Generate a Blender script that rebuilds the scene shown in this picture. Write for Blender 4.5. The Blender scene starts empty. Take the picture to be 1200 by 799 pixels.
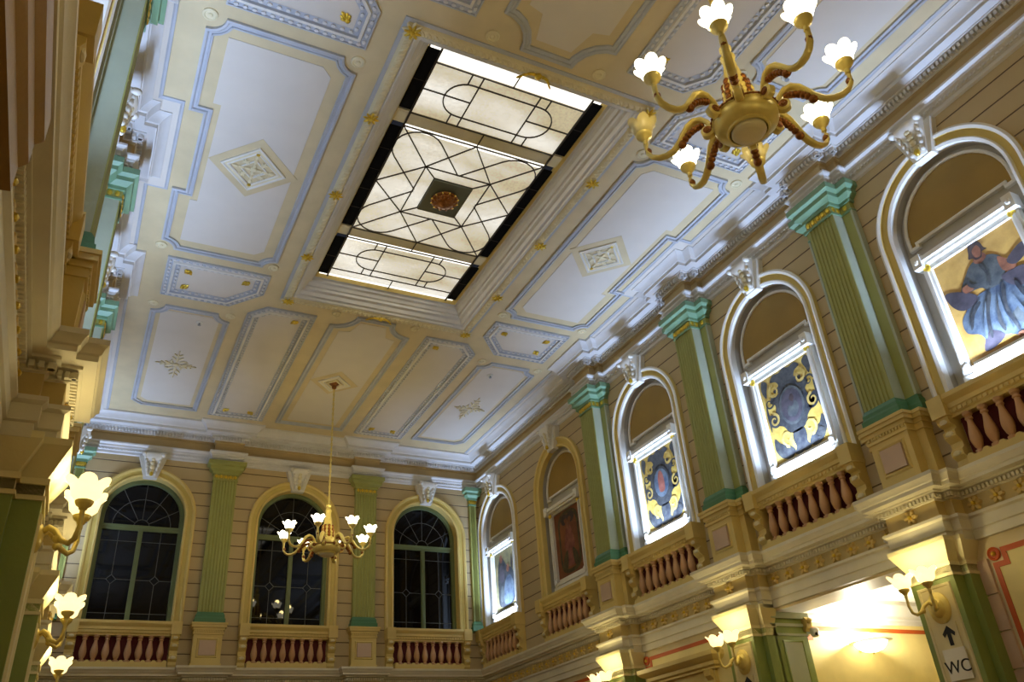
import bpy, math, random
from mathutils import Vector, Matrix
random.seed(7)
SC = bpy.context.scene
COL = SC.collection
PI = math.pi
XR, XL, YB, YF, ZC = 4.5, -4.61, 17.8, -0.3, 9.6
YMID = 9.01
NICHES = [4.32, 7.5, 10.68, 13.87, 16.78]
PILS = [5.88, 9.01, 12.14]

# ------------------------------------------------------------------ materials
def srgb(r, g, b):
    f = lambda c: c / 12.92 if c <= 0.04045 else ((c + 0.055) / 1.055) ** 2.4
    return (f(r / 255), f(g / 255), f(b / 255), 1)

def newmat(name):
    m = bpy.data.materials.new(name)
    m.use_nodes = True
    nt = m.node_tree
    return m, nt, nt.nodes['Principled BSDF']

def paint(name, col, rough=0.6, metal=0.0, var=0.06, scale=3.0, bump=0.02, bscale=40.0):
    m, nt, b = newmat(name)
    tc = nt.nodes.new('ShaderNodeTexCoord')
    n = nt.nodes.new('ShaderNodeTexNoise'); n.inputs['Scale'].default_value = scale; n.inputs['Detail'].default_value = 4
    nt.links.new(tc.outputs['Object'], n.inputs['Vector'])
    r = nt.nodes.new('ShaderNodeValToRGB')
    r.color_ramp.elements[0].position = 0.3; r.color_ramp.elements[1].position = 0.7
    r.color_ramp.elements[0].color = tuple(c * (1 - var) for c in col[:3]) + (1,)
    r.color_ramp.elements[1].color = tuple(min(1, c * (1 + var)) for c in col[:3]) + (1,)
    nt.links.new(n.outputs['Fac'], r.inputs['Fac']); nt.links.new(r.outputs['Color'], b.inputs['Base Color'])
    b.inputs['Roughness'].default_value = rough; b.inputs['Metallic'].default_value = metal
    if bump:
        n2 = nt.nodes.new('ShaderNodeTexNoise'); n2.inputs['Scale'].default_value = bscale
        nt.links.new(tc.outputs['Object'], n2.inputs['Vector'])
        bp = nt.nodes.new('ShaderNodeBump'); bp.inputs['Strength'].default_value = bump * 5; bp.inputs['Distance'].default_value = 0.01
        nt.links.new(n2.outputs['Fac'], bp.inputs['Height']); nt.links.new(bp.outputs['Normal'], b.inputs['Normal'])
    return m

def emit(name, col, strength, base=(0.8, 0.8, 0.8, 1)):
    m, nt, b = newmat(name)
    b.inputs['Base Color'].default_value = base
    b.inputs['Emission Color'].default_value = col
    b.inputs['Emission Strength'].default_value = strength
    b.inputs['Roughness'].default_value = 0.35
    return m

def boards(name, col, joint, pitch=0.272, z0=8.49, w=0.035):
    """painted wall with horizontal rustication joints"""
    m, nt, b = newmat(name)
    N = nt.nodes; L = nt.links
    g = N.new('ShaderNodeNewGeometry'); s = N.new('ShaderNodeSeparateXYZ'); L.new(g.outputs['Position'], s.inputs[0])
    def mth(op, a, bb=None):
        n = N.new('ShaderNodeMath'); n.operation = op
        if isinstance(a, (int, float)): n.inputs[0].default_value = a
        else: L.new(a, n.inputs[0])
        if bb is not None:
            if isinstance(bb, (int, float)): n.inputs[1].default_value = bb
            else: L.new(bb, n.inputs[1])
        return n.outputs[0]
    t = mth('FRACT', mth('ABSOLUTE', mth('DIVIDE', mth('SUBTRACT', s.outputs['Z'], z0 - pitch * 100), pitch)))
    d = mth('ABSOLUTE', mth('SUBTRACT', t, 0.5))
    j = mth('LESS_THAN', d, w)
    noise = N.new('ShaderNodeTexNoise'); noise.inputs['Scale'].default_value = 1.7; noise.inputs['Detail'].default_value = 5
    L.new(g.outputs['Position'], noise.inputs['Vector'])
    rm = N.new('ShaderNodeValToRGB')
    rm.color_ramp.elements[0].position = 0.3; rm.color_ramp.elements[1].position = 0.7
    rm.color_ramp.elements[0].color = tuple(c * 0.93 for c in col[:3]) + (1,); rm.color_ramp.elements[1].color = tuple(min(1, c * 1.05) for c in col[:3]) + (1,)
    L.new(noise.outputs['Fac'], rm.inputs['Fac'])
    mx = N.new('ShaderNodeMix'); mx.data_type = 'RGBA'
    L.new(j, mx.inputs['Factor']); L.new(rm.outputs['Color'], mx.inputs[6]); mx.inputs[7].default_value = joint
    L.new(mx.outputs[2], b.inputs['Base Color'])
    inv = mth('MINIMUM', mth('DIVIDE', d, w * 1.5), 1.0)
    bp = N.new('ShaderNodeBump'); bp.inputs['Strength'].default_value = 0.8; bp.inputs['Distance'].default_value = 0.012
    L.new(inv, bp.inputs['Height']); L.new(bp.outputs['Normal'], b.inputs['Normal'])
    b.inputs['Roughness'].default_value = 0.6
    return m

M = {}
M['wall'] = boards('rusticated_wall_paint', srgb(190, 168, 124), srgb(104, 84, 54))
M['plain'] = paint('plain_wall_paint', srgb(214, 196, 150))
M['cream'] = paint('cream_yellow_paint', srgb(216, 190, 112), 0.5)
M['yfascia'] = paint('ochre_yellow_paint', srgb(204, 180, 96), 0.5)
M['white'] = paint('white_trim_paint', srgb(226, 222, 210), 0.5)
M['cornice'] = paint('cornice_white_paint', srgb(216, 214, 210), 0.55)
M['lowfrieze'] = paint('ochre_frieze_paint', srgb(196, 172, 108), 0.6)
M['palecream'] = paint('pale_cream_paint', srgb(224, 212, 160), 0.5)
M['ledge'] = paint('pale_ledge_paint', srgb(220, 212, 184), 0.5)
M['tan'] = paint('tan_frieze_paint', srgb(178, 154, 106), 0.6)
M['ground'] = paint('ceiling_cream_paint', srgb(211, 194, 152), 0.6, bump=0)
M['field'] = paint('ceiling_pale_paint', srgb(216, 208, 194), 0.65, bump=0, var=0.02)
M['bluegrey'] = paint('blue_grey_moulding_paint', srgb(184, 187, 192), 0.55, bump=0)
M['niche'] = paint('grey_niche_paint', srgb(178, 172, 158), 0.55)
M['blind'] = paint('tan_blind_fabric', srgb(152, 122, 54), 0.75, var=0.1, scale=2.0)
M['green'] = paint('olive_green_paint', srgb(156, 158, 86), 0.5)
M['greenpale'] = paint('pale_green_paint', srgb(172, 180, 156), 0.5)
M['teal'] = paint('teal_green_paint', srgb(120, 156, 122), 0.5)
M['dgreen'] = paint('dark_green_paint', srgb(72, 120, 78), 0.45)
M['lgreen'] = paint('lower_green_paint', srgb(136, 152, 76), 0.45)
M['wgreen'] = paint('window_green_paint', srgb(104, 116, 76), 0.5)
M['gold'] = paint('gilding', srgb(224, 192, 72), 0.3, 0.8, var=0.15, scale=20, bump=0.05)
M['palegold'] = paint('pale_gilded_plaster', srgb(224, 212, 172), 0.5, 0.0, bump=0.05)
M['dullgold'] = paint('dull_gilded_plaster', srgb(208, 178, 104), 0.45, 0.1, bump=0.05)
M['brass'] = paint('cream_gold_metal', srgb(232, 212, 124), 0.3, 0.2, var=0.08, scale=12, bump=0)
M['copper'] = paint('dark_copper_leaf', srgb(138, 84, 34), 0.35, 0.6, var=0.3, scale=40, bump=0.08)
M['pink'] = paint('pinkish_stone_paint', srgb(206, 176, 146), 0.55)
M['baluster'] = paint('rose_beige_baluster_paint', srgb(196, 150, 104), 0.5)
M['crimson'] = paint('crimson_backing', srgb(96, 26, 26), 0.8)
M['lead'] = paint('lead_came', srgb(58, 50, 38), 0.5, 0.3, bump=0)
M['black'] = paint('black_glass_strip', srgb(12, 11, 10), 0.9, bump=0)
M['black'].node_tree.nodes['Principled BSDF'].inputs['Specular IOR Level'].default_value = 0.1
M['muntin'] = paint('thin_grey_lead_line', srgb(84, 86, 84), 0.5, bump=0)
M['orange'] = paint('orange_border_paint', srgb(192, 86, 26), 0.55)
M['yellow'] = paint('warm_yellow_wall_paint', srgb(236, 218, 146), 0.6)
M['sign'] = paint('white_sign_plastic', srgb(232, 228, 214), 0.15, bump=0, var=0.01)
M['ink'] = paint('black_sign_ink', srgb(14, 14, 14), 0.5, bump=0)
M['floor'] = paint('worn_wooden_floor', srgb(150, 104, 62), 0.4, var=0.2, scale=1.5)
M['brown'] = paint('brown_varnished_wood', srgb(156, 120, 54), 0.4, var=0.12, scale=4)
M['cctv'] = paint('white_camera_plastic', srgb(225, 222, 215), 0.35, bump=0)
M['plate'] = paint('grey_green_bronze_plate', srgb(104, 106, 88), 0.4, 0.4)
M['fixture'] = paint('grey_lamp_housing', srgb(150, 150, 150), 0.4, 0.5)
M['shade'] = emit('lit_opal_glass', (1.0, 0.90, 0.66, 1), 7)
M['shade_warm'] = emit('lit_warm_opal_glass', (1.0, 0.76, 0.34, 1), 2.6)
M['shade_off'] = paint('unlit_cream_opal_glass', srgb(236, 222, 160), 0.3, bump=0)
M['uplens'] = emit('cold_white_lamp_lens', (0.72, 0.84, 1.0, 1), 6)
M['bowl'] = emit('lit_white_bowl_glass', (1.0, 0.86, 0.55, 1), 10)

def night_glass():
    m, nt, b = newmat('dark_night_window_glass')
    b.inputs['Base Color'].default_value = (0.002, 0.002, 0.003, 1); b.inputs['Roughness'].default_value = 0.03
    b.inputs['Specular IOR Level'].default_value = 0.28
    n = nt.nodes.new('ShaderNodeTexNoise'); n.inputs['Scale'].default_value = 1.2
    tc = nt.nodes.new('ShaderNodeTexCoord'); nt.links.new(tc.outputs['Object'], n.inputs['Vector'])
    bp = nt.nodes.new('ShaderNodeBump'); bp.inputs['Strength'].default_value = 0.02
    nt.links.new(n.outputs['Fac'], bp.inputs['Height']); nt.links.new(bp.outputs['Normal'], b.inputs['Normal'])
    return m
M['glass'] = night_glass()

def skyglass():
    """backlit hammered glass of the skylight: lamps above it give bright bands"""
    m, nt, b = newmat('backlit_hammered_glass')
    N = nt.nodes; L = nt.links
    tc = N.new('ShaderNodeTexCoord')
    n1 = N.new('ShaderNodeTexNoise'); n1.inputs['Scale'].default_value = 1.1; n1.inputs['Detail'].default_value = 2
    mp = N.new('ShaderNodeMapping'); mp.inputs['Scale'].default_value = (0.5, 1.3, 1)
    L.new(tc.outputs['Object'], mp.inputs[0]); L.new(mp.outputs[0], n1.inputs['Vector'])
    n2 = N.new('ShaderNodeTexNoise'); n2.inputs['Scale'].default_value = 26; n2.inputs['Detail'].default_value = 3
    L.new(tc.outputs['Object'], n2.inputs['Vector'])
    r = N.new('ShaderNodeValToRGB'); e = r.color_ramp.elements
    e[0].position = 0.36; e[0].color = srgb(196, 182, 146); e[1].position = 0.66; e[1].color = (1.0, 0.96, 0.86, 1)
    L.new(n1.outputs['Fac'], r.inputs['Fac'])
    ma = N.new('ShaderNodeMath'); ma.operation = 'MULTIPLY_ADD'; ma.inputs[1].default_value = 0.9; ma.inputs[2].default_value = 0.72
    L.new(n2.outputs['Fac'], ma.inputs[0])
    b.inputs['Base Color'].default_value = (0.3, 0.28, 0.22, 1); b.inputs['Roughness'].default_value = 0.4
    L.new(r.outputs['Color'], b.inputs['Emission Color'])
    L.new(ma.outputs[0], b.inputs['Emission Strength'])
    return m
M['skyglass'] = skyglass()
M['skylamp'] = emit('skylight_lamp_tube', (1, 0.96, 0.86, 1), 2.2)

def canvas(name, c1, c2, scale=2.2):
    m, nt, b = newmat(name)
    N = nt.nodes; L = nt.links
    tc = N.new('ShaderNodeTexCoord')
    n1 = N.new('ShaderNodeTexNoise'); n1.inputs['Scale'].default_value = scale; n1.inputs['Detail'].default_value = 6; n1.inputs['Roughness'].default_value = 0.65
    L.new(tc.outputs['Object'], n1.inputs['Vector'])
    r = N.new('ShaderNodeValToRGB'); e = r.color_ramp.elements
    e[0].position = 0.35; e[0].color = c1; e[1].position = 0.68; e[1].color = c2
    L.new(n1.outputs['Fac'], r.inputs['Fac']); L.new(r.outputs['Color'], b.inputs['Base Color'])
    b.inputs['Roughness'].default_value = 0.6
    return m
C_ = canvas
M['cv_gold'] = C_('ochre_canvas_ground', srgb(150, 110, 44), srgb(206, 164, 84), 1.6)
M['cv_mustard'] = C_('mustard_canvas_ground', srgb(150, 118, 40), srgb(206, 176, 84))
M['cv_brown'] = C_('brown_canvas_ground', srgb(96, 48, 22), srgb(140, 82, 36))
M['cv_dim'] = C_('olive_grey_canvas_ground', srgb(96, 92, 62), srgb(160, 146, 96))
M['p_skin'] = C_('painted_flesh', srgb(98, 56, 36), srgb(150, 96, 66), 6)
M['p_dark'] = C_('painted_dark_umber', srgb(40, 30, 30), srgb(72, 54, 48), 8)
M['p_slate'] = C_('painted_slate_cloth', srgb(50, 54, 56), srgb(88, 90, 84), 7)
M['p_blue'] = C_('painted_blue_cloth', srgb(50, 60, 74), srgb(100, 110, 114), 5)
M['p_plum'] = C_('painted_plum_cloth', srgb(50, 44, 50), srgb(78, 70, 74), 6)
M['p_navy'] = C_('painted_dark_blue_scroll', srgb(26, 28, 34), srgb(68, 68, 64), 9)
M['p_gold'] = C_('painted_gold_scroll', srgb(156, 126, 54), srgb(196, 168, 92), 9)
M['p_red'] = C_('painted_faded_red', srgb(112, 56, 44), srgb(146, 88, 70), 7)
M['p_green'] = C_('painted_dark_olive', srgb(50, 44, 24), srgb(92, 78, 40), 7)

# ------------------------------------------------------------------ mesh builder
class MB:
    def __init__(s): s.v = []; s.f = []; s.mi = []; s.mats = []
    def k(s, mat):
        mat = M[mat] if isinstance(mat, str) else mat
        if mat not in s.mats: s.mats.append(mat)
        return s.mats.index(mat)
    def face(s, pts, mat):
        i = len(s.v); s.v += [tuple(p) for p in pts]; s.f.append(list(range(i, i + len(pts)))); s.mi.append(s.k(mat))
    def grid(s, rows, mat, closed_u=False, closed_v=False, mats=None):
        """rows: list of equal length point lists; mats: material per row gap or per column gap"""
        i0 = len(s.v); n = len(rows[0])
        for r in rows: s.v += [tuple(p) for p in r]
        R = len(rows)
        for a in range(R if closed_u else R - 1):
            b = (a + 1) % R
            for c in range(n if closed_v else n - 1):
                d = (c + 1) % n
                s.f.append([i0 + a * n + c, i0 + a * n + d, i0 + b * n + d, i0 + b * n + c])
                s.mi.append(s.k(mats[c] if mats else mat))
    def box(s, x0, x1, y0, y1, z0, z1, mat, fn=None):
        P = [(x, y, z) for x in (x0, x1) for y in (y0, y1) for z in (z0, z1)]
        if fn: P = [fn(*p) for p in P]
        i = len(s.v); s.v += P
        for q in ((0, 1, 3, 2), (4, 6, 7, 5), (0, 4, 5, 1), (2, 3, 7, 6), (0, 2, 6, 4), (1, 5, 7, 3)):
            s.f.append([i + j for j in q]); s.mi.append(s.k(mat))
    def prism(s, poly, h0, h1, fn, mat, capmat=None):
        n = len(poly); i = len(s.v)
        s.v += [fn(a, b, h0) for a, b in poly] + [fn(a, b, h1) for a, b in poly]
        for j in range(n):
            q = (j + 1) % n
            s.f.append([i + j, i + q, i + n + q, i + n + j]); s.mi.append(s.k(mat))
        s.f.append([i + j for j in range(n)][::-1]); s.mi.append(s.k(capmat or mat))
        s.f.append([i + n + j for j in range(n)]); s.mi.append(s.k(capmat or mat))
    def lathe(s, prof, n=16, mat='white', c=(0, 0, 0), fn=None):
        rows = []
        for r, z in prof:
            row = []
            for j in range(n):
                a = 2 * PI * j / n
                p = (c[0] + r * math.cos(a), c[1] + r * math.sin(a), c[2] + z)
                row.append(fn(*p) if fn else p)
            rows.append(row)
        s.grid(rows, mat, closed_v=True)
    def tube(s, pts, rad, n=8, mat='white', flat=1.0, up=(0, 0, 1)):
        pts = [Vector(p) for p in pts]; rows = []
        for i, p in enumerate(pts):
            t = (pts[min(i + 1, len(pts) - 1)] - pts[max(i - 1, 0)]).normalized()
            a = t.cross(Vector(up))
            if a.length < 1e-4: a = t.cross(Vector((1, 0.3, 0)))
            a.normalize(); b = a.cross(t)
            r = rad[i] if isinstance(rad, (list, tuple)) else rad
            rows.append([p + a * (r * flat * math.cos(2 * PI * j / n)) + b * (r * math.sin(2 * PI * j / n)) for j in range(n)])
        s.grid(rows, mat, closed_v=True)
        for r in (rows[0], rows[-1]): s.face(r, mat)
    def ell(s, c, rx, ry, rz, mat, nu=8, nv=5, rot=0.0, fn=None):
        rows = []
        ca, sa = math.cos(rot), math.sin(rot)
        for i in range(nv + 1):
            ph = -PI / 2 + PI * i / nv
            row = []
            for j in range(nu):
                th = 2 * PI * j / nu
                x, y, z = rx * math.cos(ph) * math.cos(th), ry * math.cos(ph) * math.sin(th), rz * math.sin(ph)
                p = (c[0] + x * ca - y * sa, c[1] + x * sa + y * ca, c[2] + z)
                row.append(fn(*p) if fn else p)
            rows.append(row)
        s.grid(rows, mat, closed_v=True)
    def build(s, name, parent=None, angle=35, smooth=True):
        me = bpy.data.meshes.new(name)
        me.from_pydata(s.v, [], s.f)
        for m in s.mats: me.materials.append(m)
        me.polygons.foreach_set('material_index', s.mi)
        import bmesh
        bm = bmesh.new(); bm.from_mesh(me)
        bmesh.ops.remove_doubles(bm, verts=bm.verts, dist=0.0002)
        bmesh.ops.recalc_face_normals(bm, faces=bm.faces)
        bm.to_mesh(me); bm.free()
        if smooth:
            me.polygons.foreach_set('use_smooth', [True] * len(me.polygons))
            me.set_sharp_from_angle(angle=math.radians(angle))
        o = bpy.data.objects.new(name, me); COL.objects.link(o)
        if parent: o.parent = parent
        return o

def offs(path, closed):
    """mitre vectors (left side) for a 2D path"""
    n = len(path); out = []
    for i in range(n):
        def nrm(a, b):
            dx, dy = b[0] - a[0], b[1] - a[1]; l = math.hypot(dx, dy) or 1
            return (-dy / l, dx / l)
        N = []
        if closed or i > 0: N.append(nrm(path[i - 1], path[i]))
        if closed or i < n - 1: N.append(nrm(path[i], path[(i + 1) % n]))
        if len(N) == 1: out.append(N[0]); continue
        mx, my = N[0][0] + N[1][0], N[0][1] + N[1][1]
        d = 1 + N[0][0] * N[1][0] + N[0][1] * N[1][1]
        if d < 0.15: d = 0.15
        out.append((mx / d, my / d))
    return out

def sweep(mbs, prof, path, closed, fn, mats):
    """prof: [(offset to the left, height)], mats per profile segment (or one name)"""
    mt = offs(path, closed); n = len(path)
    cols = [[fn(p[0] + m[0] * d, p[1] + m[1] * d, h) for d, h in prof] for p, m in zip(path, mt)]
    if isinstance(mats, str): mats = [mats] * (len(prof) - 1)
    for i in range(n if closed else n - 1):
        mb = mbs[i] if isinstance(mbs, list) else mbs
        mb.grid([cols[i], cols[(i + 1) % n]], None, mats=mats)

plan = lambda x, y, z: (x, y, z)
face_ = lambda u, z, p: (u, -p, z)            # local wall frame: x along, -y out of the wall

# ------------------------------------------------------------------ object helpers
def tag(o, label, cat, group=None):
    o['label'] = label; o['category'] = cat
    if group: o['group'] = group
    return o
def empty(name, loc=(0, 0, 0), rz=0.0):
    o = bpy.data.objects.new(name, None); COL.objects.link(o); o.location = loc; o.rotation_euler = (0, 0, rz); o.empty_display_size = 0.1
    return o
def struct(o): o['kind'] = 'structure'; return o
def dup(root, loc, rz, label=None, group=None):
    def cp(o, par):
        c = o.copy(); COL.objects.link(c)
        if par: c.parent = par
        for ch in o.children: cp(ch, c)
        return c
    r = cp(root, None); r.location = loc; r.rotation_euler = (0, 0, rz)
    if label: r['label'] = label
    if group: r['group'] = group
    return r
def lamp(name, kind, loc, energy, col, parent=None, **kw):
    l = bpy.data.lights.new(name, kind); l.energy = energy; l.color = col
    for k, v in kw.items(): setattr(l, k, v)
    o = bpy.data.objects.new(name, l); COL.objects.link(o); o.location = loc
    if parent: o.parent = parent
    return o
R_RIGHT, R_LEFT = -PI / 2, PI / 2
def wallpos(side, u, z=0.0):
    if side == 'R': return (XR, u, z), R_RIGHT
    if side == 'L': return (XL, u, z), R_LEFT
    return (u, YB, z), 0.0

def arch(half, zs, z0, n=24):
    """open path up the right jamb, over the arch and down the left one (left normal points inward)"""
    pts = [(half, z0), (half, zs)]
    pts += [(half * math.cos(PI * i / n), zs + half * math.sin(PI * i / n)) for i in range(1, n)]
    return pts + [(-half, zs), (-half, z0)]
ZSP = 7.53          # spring line of all the upper arches
Z0 = 5.38           # their sill
HALF = 0.80

# ------------------------------------------------------------------ room shell
def wall_sheet(name, side, u0, u1, zlow, ztop, opens, depth, mat, backmat, lowmat='plain'):
    """wall front (local frame, z up) with arched recesses"""
    mb = MB()
    fn = {'R': lambda u, z, p: (XR - p, u, z), 'L': lambda u, z, p: (XL + p, u, z), 'B': lambda u, z, p: (u, YB - p, z)}[side]
    F = lambda pts, p, m: mb.face([fn(u, z, p) for u, z in pts], m)
    cur = u0
    for uc in sorted(opens):
        a, b = uc - HALF, uc + HALF
        F([(cur, zlow), (a, zlow), (a, ztop), (cur, ztop)], 0, mat)
        F([(a, zlow), (b, zlow), (b, Z0), (a, Z0)], 0, mat)
        n = 32
        for i in range(n):
            t0, t1 = PI - PI * i / n, PI - PI * (i + 1) / n
            p0 = (uc + HALF * math.cos(t0), ZSP + HALF * math.sin(t0)); p1 = (uc + HALF * math.cos(t1), ZSP + HALF * math.sin(t1))
            F([p0, p1, (p1[0], ztop), (p0[0], ztop)], 0, mat)
        path = [(uc + x, z) for x, z in arch(HALF, ZSP, Z0, 32)]
        for q in range(len(path)):
            p0, p1 = path[q], path[(q + 1) % len(path)]
            mb.face([fn(*p0, 0), fn(*p1, 0), fn(*p1, -depth), fn(*p0, -depth)], backmat)
        mb.face([fn(u, z, -depth) for u, z in path], backmat)
        cur = b
    F([(cur, zlow), (u1, zlow), (u1, ztop), (cur, ztop)], 0, mat)
    return mb, fn

mb, fn = wall_sheet('wall_right', 'R', YF, YB, 4.0, ZC + 0.05, [1.2] + NICHES, 0.17, 'wall', 'niche')
# lower storey of the right wall: bay by bay, open between the first two pilasters
def rbox(y0, y1, z0, z1, mat): mb.face([fn(y0, z0, 0), fn(y1, z0, 0), fn(y1, z1, 0), fn(y0, z1, 0)], mat)
rbox(YF, 5.53, 0, 3.8, 'plain'); rbox(8.66, YB, 0, 3.8, 'plain'); rbox(YF, YB, 3.8, 4.0, 'plain')
mb.face([fn(5.53, 0, 0), fn(5.53, 3.8, 0), fn(5.53, 3.8, -0.75), fn(5.53, 0, -0.75)], 'plain')
mb.face([fn(5.53, 3.8, 0), fn(8.66, 3.8, 0), fn(8.66, 3.8, -0.5), fn(5.53, 3.8, -0.5)], 'white')
struct(mb.build('wall_right', smooth=False))
mb, fn = wall_sheet('wall_left', 'L', YF, YB, 0, ZC + 0.05, [1.2] + NICHES, 0.17, 'wall', 'niche')
struct(mb.build('wall_left', smooth=False))
WINX = [-3.08, 0.0, 3.08]
mb, fn = wall_sheet('wall_back', 'B', XL, XR, 0, ZC + 0.05, WINX, 0.34, 'wall', 'cream')
struct(mb.build('wall_back', smooth=False))
mb = MB(); mb.face([(XL, YF, 0), (XR, YF, 0), (XR, YF, ZC + 0.05), (XL, YF, ZC + 0.05)], 'wall'); struct(mb.build('wall_front'))
mb = MB(); mb.box(XL - 0.2, 10, YF - 0.2, YB + 0.2, -0.12, 0, 'floor'); struct(mb.build('floor'))

# skylight opening
SGX, SGY, YS = 1.28, 2.64, 8.98
OPX, OPY = SGX + 0.46, SGY + 0.46
mb = MB()
x0, x1, y0, y1 = XL - 0.1, XR + 0.1, YF - 0.1, YB + 0.1
for q in [((x0, y0), (x1, y0), (x1, YS - OPY), (x0, YS - OPY)), ((x0, YS + OPY), (x1, YS + OPY), (x1, y1), (x0, y1)),
          ((x0, YS - OPY), (-OPX, YS - OPY), (-OPX, YS + OPY), (x0, YS + OPY)), ((OPX, YS - OPY), (x1, YS - OPY), (x1, YS + OPY), (OPX, YS + OPY))]:
    mb.face([(x, y, ZC) for x, y in q], 'ground')
struct(mb.build('ceiling'))

# ------------------------------------------------------------------ plan loops with breaks
def loop(fr, bk, h0, h1, bb, hb, corner=True):
    """closed plan path (counter-clockwise) with breaks over pilasters; returns path and wall letter per segment"""
    P = []; W = []
    def add(x, y, w): P.append((x, y)); W.append(w)
    add(XR, YF, 'R')
    for y in PILS:
        for dy, b in ((-h1, 0), (-h1, bk), (-h0, bk), (-h0, fr), (h0, fr), (h0, bk), (h1, bk), (h1, 0)): add(XR - b, y + dy, 'R')
    add(XR, YB, 'B')
    for x in (1.58, -1.58):
        for dx, b in ((hb, 0), (hb, bb), (-hb, bb), (-hb, 0)): add(x + dx, YB - b, 'B')
    add(XL, YB, 'L')
    for y in reversed(PILS):
        for dy, b in ((h1, 0), (h1, bk), (h0, bk), (h0, fr), (-h0, fr), (-h0, bk), (-h1, bk), (-h1, 0)): add(XL + b, y + dy, 'L')
    add(XL, YF, 'F')
    return P, W

def course(mbs, path, owner, p0, p1, z0, z1, pitch, fill, mat, skip=()):
    """row of small blocks along a closed plan path"""
    mt = offs(path, True); n = len(path)
    for i in range(n):
        if owner[i] in skip: continue
        a, b = path[i], path[(i + 1) % n]; ma, mb_ = mt[i], mt[(i + 1) % n]
        A = (a[0] + ma[0] * p1, a[1] + ma[1] * p1); B = (b[0] + mb_[0] * p1, b[1] + mb_[1] * p1)
        L = math.hypot(B[0] - A[0], B[1] - A[1]); d0 = (b[0] - a[0]) * (B[0] - A[0]) + (b[1] - a[1]) * (B[1] - A[1])
        if L < 0.05 or d0 <= 0: continue
        t = ((B[0] - A[0]) / L, (B[1] - A[1]) / L); nn = (-t[1], t[0]); k = max(1, int(round(L / pitch)))
        w = L / k
        for j in range(k):
            s0, s1 = (j + 0.5 - fill / 2) * w, (j + 0.5 + fill / 2) * w
            mbs[i].box(s0, s1, p0 - p1, 0, z0, z1, mat, fn=lambda s, q, z: (A[0] + t[0] * s + nn[0] * q, A[1] + t[1] * s + nn[1] * q, z))

# upper entablature
path, own = loop(0.25, 0.10, 0.25, 0.40, 0.14, 0.27)
W = {k: MB() for k in 'RBLF'}; mbs = [W[k] for k in own]
prof = [(0, 8.76), (0.03, 8.78), (0.03, 8.83), (0.05, 8.84), (0.05, 8.88), (0.09, 8.91), (0.09, 8.94), (0.13, 8.97), (0.13, 9.0), (0.02, 9.01),
        (0.02, 9.2), (0.05, 9.22), (0.05, 9.25), (0.07, 9.26), (0.07, 9.34), (0.15, 9.35), (0.15, 9.37), (0.26, 9.385), (0.26, 9.44), (0.28, 9.45),
        (0.31, 9.50), (0.36, 9.54), (0.40, 9.56), (0.40, 9.605)]
mats = ['cornice'] * 8 + ['cornice', 'tan', 'tan', 'tan'] + ['cornice'] * 11
sweep(mbs, prof, path, True, plan, mats)
course(mbs, path, own, 0.06, 0.13, 9.275, 9.338, 0.062, 0.58, 'cornice', skip='F')
course(mbs, path, own, 0.04, 0.075, 8.845, 8.875, 0.06, 0.6, 'cornice', skip='F')
for k, nm in zip('RBLF', ('cornice_right', 'cornice_back', 'cornice_left', 'cornice_front')):
    struct(W[k].build({'R': 'trim_1', 'B': 'trim_2', 'L': 'trim_3', 'F': 'trim_4'}[k], angle=25))

# extra flat band on the ceiling, stepping in over the middle pilaster
for k, s in enumerate((1, -1)):
    mb = MB(); X = (XR if s > 0 else -XL)
    edge = [(X - 0.46, YF), (X - 0.46, YMID - 0.84), (X - 0.72, YMID - 0.84), (X - 0.72, YMID + 0.84), (X - 0.46, YMID + 0.84), (X - 0.46, YB)]
    pts = [(s * x, y) for x, y in edge]
    if s < 0: pts = pts[::-1]
    sweep(mb, [(-0.30, 9.575), (0.0, 9.575), (0.02, 9.585), (0.045, 9.585), (0.05, 9.60)], pts, False, plan, ['field', 'bluegrey', 'bluegrey', 'bluegrey'])
    struct(mb.build('trim_%d' % (5 + k), angle=25))

# lower entablature (gallery ledge)
path, own = loop(0.30, 0.17, 0.30, 0.40, 0.22, 0.30)
W = {k: MB() for k in 'RBLF'}; mbs = [W[k] for k in own]
prof = [(0, 3.83), (0.05, 3.835), (0.05, 3.93), (0.07, 3.94), (0.07, 4.05), (0.10, 4.07), (0.10, 4.10), (0.04, 4.11), (0.04, 4.28), (0.06, 4.29), (0.06, 4.35),
        (0.12, 4.36), (0.12, 4.38), (0.20, 4.39), (0.20, 4.43), (0.215, 4.44), (0.23, 4.48), (0.25, 4.50), (0.25, 4.54), (-0.6, 4.545)]
mats = ['ledge'] * 7 + ['lowfrieze'] + ['ledge'] * 11
sweep(mbs, prof, path, True, plan, mats)
course(mbs, path, own, 0.05, 0.10, 4.30, 4.345, 0.05, 0.6, 'ledge', skip='F')
ledge = {}
for k in 'RBLF':
    ledge[k] = struct(W[k].build({'R': 'trim_7', 'B': 'trim_8', 'L': 'trim_9', 'F': 'trim_10'}[k], angle=25))
def rosette(mb, fn, r, mat='dullgold'):
    for j in range(6):
        a = 2 * PI * j / 6
        mb.ell((r * 0.55 * math.cos(a), r * 0.55 * math.sin(a), 0), r * 0.5, r * 0.32, r * 0.35, mat, 6, 4, a, fn)
    mb.ell((0, 0, r * 0.2), r * 0.3, r * 0.3, r * 0.4, 'gold', 6, 4, 0, fn)
mt = offs(path, True)
W2 = {k: MB() for k in 'RBL'}
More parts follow.
